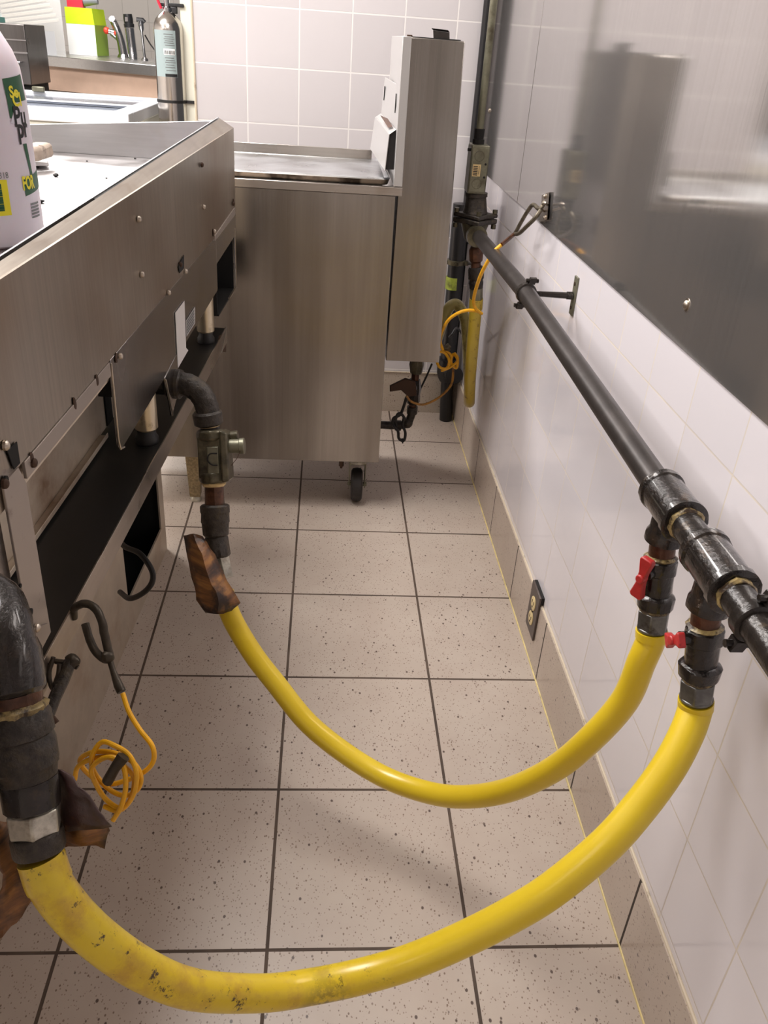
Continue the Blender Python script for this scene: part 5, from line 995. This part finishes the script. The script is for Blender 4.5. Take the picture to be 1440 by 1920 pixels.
# far counter
ca = V((-2.45, 5.53, 0)); cbb = V((-0.80, 4.75, 0)); cdv = (cbb - ca).normalized(); cn = V((-cdv.y, cdv.x, 0)); CZ = 0.982
t = ct = thing('prep_counter', 'long stainless steel prep counter with a beige apron at the far wall', 'counter', (-1.6, 5.3, 0))
def cslab(b, u0, u1, v0, v1, z0, z1): b.hull8([ca + cdv * u0 + cn * v0 + V((0, 0, z0)), ca + cdv * u1 + cn * v0 + V((0, 0, z0)), ca + cdv * u1 + cn * v1 + V((0, 0, z0)), ca + cdv * u0 + cn * v1 + V((0, 0, z0))], [ca + cdv * u0 + cn * v0 + V((0, 0, z1)), ca + cdv * u1 + cn * v0 + V((0, 0, z1)), ca + cdv * u1 + cn * v1 + V((0, 0, z1)), ca + cdv * u0 + cn * v1 + V((0, 0, z1))])
b = MB(); cslab(b, 0, 1.825, 0, 0.90, CZ - 0.058, CZ); b.build('worktop', M['counter'], ct, bev=0.004)
b = MB(); cslab(b, 0.02, 1.80, 0.03, 0.05, CZ - 0.19, CZ - 0.0585); plab(b.build('apron', M['peach'], ct), 'beige apron board')
b = MB(); cslab(b, 0.02, 1.80, 0.06, 0.5, 0.0, CZ - 0.195); b.build('cabinet_front', M['brownbox'], ct)
def CT(px_, dv):   # point on the counter top, dv metres behind its front edge, in the column px_
    best = None
    for k in range(400):
        u = k / 400 * 1.8; q = ca + cdv * u + cn * dv + V((0, 0, CZ)); d = q - CAM; zz = d.dot(CF); x = 720 + FPX * d.dot(CR) / zz
        if best is None or abs(x - px_) < best[0]: best = (abs(x - px_), q, zz)
    return best[1], best[2]
def mpp(zz): return zz / FPX
# green and white box
q, zz = CT(130, 0.42); k_ = mpp(zz); hh = 77 * k_; qr = q + V((51 * k_, 0, 0))
t = thing('green_box', 'lime green and white cardboard box on the far counter', 'box', tuple(q))
bk = V((0.03, 0.2, 0))
def bq(a, b_, c_, d_, z): return [x + V((0, 0, z)) for x in (a, b_, c_, d_)]
b = MB(); b.hull8(bq(q, qr, qr + bk, q + bk, 0.001), bq(q, qr, qr + bk, q + bk, hh * .66)); b.build('carton', M['cardw'], t)
b = MB(); b.hull8(bq(q - cn * .001, qr - cn * .001 + cdv * .001, qr + bk + cdv * .001, q + bk, hh * .661), bq(q, qr - cdv * .01, qr + bk - cdv * .01, q + bk, hh)); plab(b.build('lid', M['limebox'], t), 'lime green upper part')
b = MB(); b.slab([qr + V((0, 0, .002)), qr + bk + V((0, 0, .002)), qr + bk + V((0, 0, hh * .66)), qr + V((0, 0, hh * .66))], cdv * 0.002); plab(b.build('side_face', M['olive'], t), 'olive green side face')
b = MB(); l0 = q + V((.005, .05, 0)) + V((0, 0, hh + .002)); b.hull8([l0, l0 + V((.10, 0, 0)), l0 + V((.10, .07, 0)), l0 + V((0, .07, 0))], [x + V((0, 0, .07)) for x in (l0, l0 + V((.10, 0, 0)), l0 + V((.10, .07, 0)), l0 + V((0, .07, 0)))], M['pinkred'])
l1 = l0 + V((.101, .035, .035)); b.cyl(l1, l1 + V((.09, 0, 0.01)), 0.028, 0.02, seg=16, mat=M['greypl'])
tag(b.build('hand_tool', M['pinkred']), 'crimson and grey tool lying on the lime green box', 'tool')
# faucet
q, zz = CT(232, 0.66); k_ = mpp(zz)
t = thing('faucet', 'chrome faucet with two red-capped handles on the far counter', 'faucet', tuple(q))
b = MB(); b.tube(catmull([q, q + V((-.01, 0, 24 * k_)), q + V((-8 * k_, 0, 44 * k_)), q + V((-14 * k_, 0, 58 * k_)), q + V((-15 * k_, -.02, 62 * k_))], 6), lambda t: 0.030 - 0.010 * t, seg=16); b.lathe(q, q + V((0, 0, .02)), [(0, .045), (1, .035)], seg=20); b.build('spout', M['blender_c'], t)
b = MB(); b.cyl(q + V((-28 * k_, 0, 42 * k_)), q + V((-10 * k_, 0, 40 * k_)), 0.016, seg=14); b.cyl(q + V((-20 * k_, 0, 38 * k_)), q + V((-6 * k_, 0, 28 * k_)), 0.012, seg=12); b.build('mixer_bar', M['blender_c'], t)
for dx_ in (-32, -14): b = MB(); b.lathe(q + V((dx_ * k_, 0, (43 - (dx_ + 32) * .12) * k_)), q + V(((dx_ + 9) * k_, -.005, (42 - (dx_ + 32) * .12) * k_)), [(0, .014), (0.3, .022), (0.8, .02), (1, .012)], seg=14); plab(b.build('handle', M['redpl'], t), 'red capped handle')
# hand blenders leaning upright
q, zz = CT(250, 0.60); k_ = mpp(zz)
t = thing('milk_frother', 'tall black and chrome mixer standing left on the far counter', 'mixer', tuple(q))
b = MB(); b.lathe(q + V((0, 0, 0)), q + V((-3 * k_, 0, 50 * k_)), [(0, 8 * k_), (0.06, 8 * k_), (0.1, 8.2 * k_), (1, 8.6 * k_)], seg=20); b.build('chrome_body', M['blender_c'], t)
b = MB(); b.lathe(q + V((-3 * k_, 0, 50.5 * k_)), q + V((-4.5 * k_, 0, 72 * k_)), [(0, 9 * k_), (0.25, 9.5 * k_), (0.3, 8 * k_), (0.6, 8.6 * k_), (1, 7.8 * k_)], seg=20); b.build('head', M['blackpl'], t)
b = MB(); b.box(q + V((-8 * k_, -9 * k_, 60 * k_)), q + V((-3 * k_, -8.4 * k_, 67 * k_))); b.build('switch', M['blender_c'], t)
q, zz = CT(272, 0.48); k_ = mpp(zz)
t = thing('hand_blender', 'slim steel hand blender standing right beside the extinguisher', 'blender', tuple(q))
b = MB(); b.lathe(q, q + V((-3 * k_, 0, 64 * k_)), [(0, 6.5 * k_), (0.04, 6.5 * k_), (0.1, 2.6 * k_), (0.72, 2.2 * k_), (0.80, 4.5 * k_), (1, 5.5 * k_)], seg=16); b.build('shaft', M['blender_c'], t)
b = MB(); b.tube([q + V((-10 * k_, 0, 66 * k_)), q + V((1 * k_, 0, 65.5 * k_)), q + V((4 * k_, 0, 62 * k_))], 0.014, seg=10); b.build('collar', M['blackpl'], t)
b = MB(); b.tube(catmull([q + V((2 * k_, .02, 42 * k_)), q + V((10 * k_, .03, 28 * k_)), q + V((20 * k_, .03, 16 * k_))], 5), 0.0045, seg=8); b.build('cord', M['rubber'], t)
# clear bin, nearer and left
b = MB()
BY = 4.7
b0, b1 = PY(50, 97, BY), PY(128, 104, BY); zt = 1.42
t = thing('clear_storage_bin', 'clear plastic storage bin of white packets at the upper left corner', 'bin', (-1.6, BY, 1.0))
q, zz = CT(60, 0.02); q2, _ = CT(124, 0.02)
L0 = q - cdv * 0.22; H_ = 0.40
bn_ = V((-0.27, 0.96, 0))
def cb4(b, P0, P1, d0, d1, z0, z1): b.hull8([P0 + bn_ * d0 + V((0, 0, z0)), P1 + bn_ * d0 + V((0, 0, z0)), P1 + bn_ * d1 + V((0, 0, z0)), P0 + bn_ * d1 + V((0, 0, z0))], [P0 + bn_ * d0 + V((0, 0, z1)), P1 + bn_ * d0 + V((0, 0, z1)), P1 + bn_ * d1 + V((0, 0, z1)), P0 + bn_ * d1 + V((0, 0, z1))])
b = MB(); cb4(b, L0, q2, 0.0, 0.004, 0.001, H_); cb4(b, q2 - cdv * .004, q2, 0.0045, 0.3, 0.001, H_); cb4(b, L0, q2, 0.301, 0.305, 0.001, H_); cb4(b, L0, L0 + cdv * .004, 0.0045, 0.3, 0.001, H_); cb4(b, L0 - cdv * .01, q2 + cdv * .012, -0.012, 0.0, H_ - 0.02, H_)
b.build('bin_shell', M['binpl'], t)
b = MB(); cb4(b, L0 + cdv * .01, q2 - cdv * .07, 0.02, 0.28, 0.004, 0.13); tag(b.build('blue_grey_tub', M['bluegrey']), 'blue-grey tub in the bottom of the clear bin', 'tub')
for k in range(9):
    z0 = 0.14 + k * 0.026; b = MB(); off = 0.30 + 0.0 * k; sl = 0.045
    P0 = L0 + cdv * (0.02 + 0.0 * k); P1 = L0 + cdv * (0.46 - 0.018 * k)
    b.hull8([P0 + bn_ * .03 + V((0, 0, z0 - sl * .2)), P1 + bn_ * .03 + V((0, 0, z0 + sl)), P1 + bn_ * .26 + V((0, 0, z0 + sl)), P0 + bn_ * .26 + V((0, 0, z0 - sl * .2))], [P0 + bn_ * .03 + V((0, 0, z0 + .019 - sl * .2)), P1 + bn_ * .03 + V((0, 0, z0 + .019 + sl)), P1 + bn_ * .26 + V((0, 0, z0 + .019 + sl)), P0 + bn_ * .26 + V((0, 0, z0 + .019 - sl * .2))])
    tag(b.build('paper_packet', M['cream'], bev=0.003), 'cream paper packet in the clear bin, %s of its slanted stack' % ['bottom one', 'second from the bottom', 'third from the bottom', 'fourth from the bottom', 'middle one', 'fourth from the top', 'third from the top', 'second from the top', 'top one'][k], 'packet', 'paper packets in the clear bin')
# dark equipment at left edge
t = thing('dark_appliance', 'dark steel appliance corner at the left picture edge above the freezer', 'appliance', (-1.35, 3.1, 0))
YD = 4.35
a0, a1, a2 = PY(-120, 40, YD), PY(45, 46, YD), PY(56, 160, YD)
b = MB(); b.box((a0.x, YD, a2.z), (a1.x, YD + 0.35, a1.z)); b.build('housing', M['darksteel'], t, bev=0.004)
b = MB(); zz_ = PY(40, 75, YD).z; b.box((a0.x, YD - 0.006, zz_ - 0.004), (a1.x, YD - 0.0005, zz_ + 0.002)); zz2 = PY(40, 98, YD).z; b.box((a0.x, YD - 0.012, zz2 - 0.006), (a1.x, YD - 0.0005, zz2 + 0.002)); b.build('trim_lines', M['blender_c'], t)
b = MB(); pz = PY(36, 116, YD); b.box(pz - V((.06, .05, .004)), pz + V((.02, -.005, .004))); b.build('drawer_pull', M['blender_c'], t, bev=0.002)
b = MB(); b.box((a0.x + .02, YD + .02, 0.0), (a1.x - 0.01, YD + 0.33, a2.z - .001)); b.build('legs_base', M['void'], t)
q = V((a1.x - 0.16, YD + .1, a1.z)); b = MB(); b.box(q + V((-.2, -.05, .001)), q + V((.0, .1, .026)), M['teal']); b.box(q + V((-.18, -.04, .027)), q + V((-.01, .09, .045)), M['cardw']); tag(b.build('teal_tray', M['teal']), 'small teal tray with a white lid on the dark appliance', 'tray')
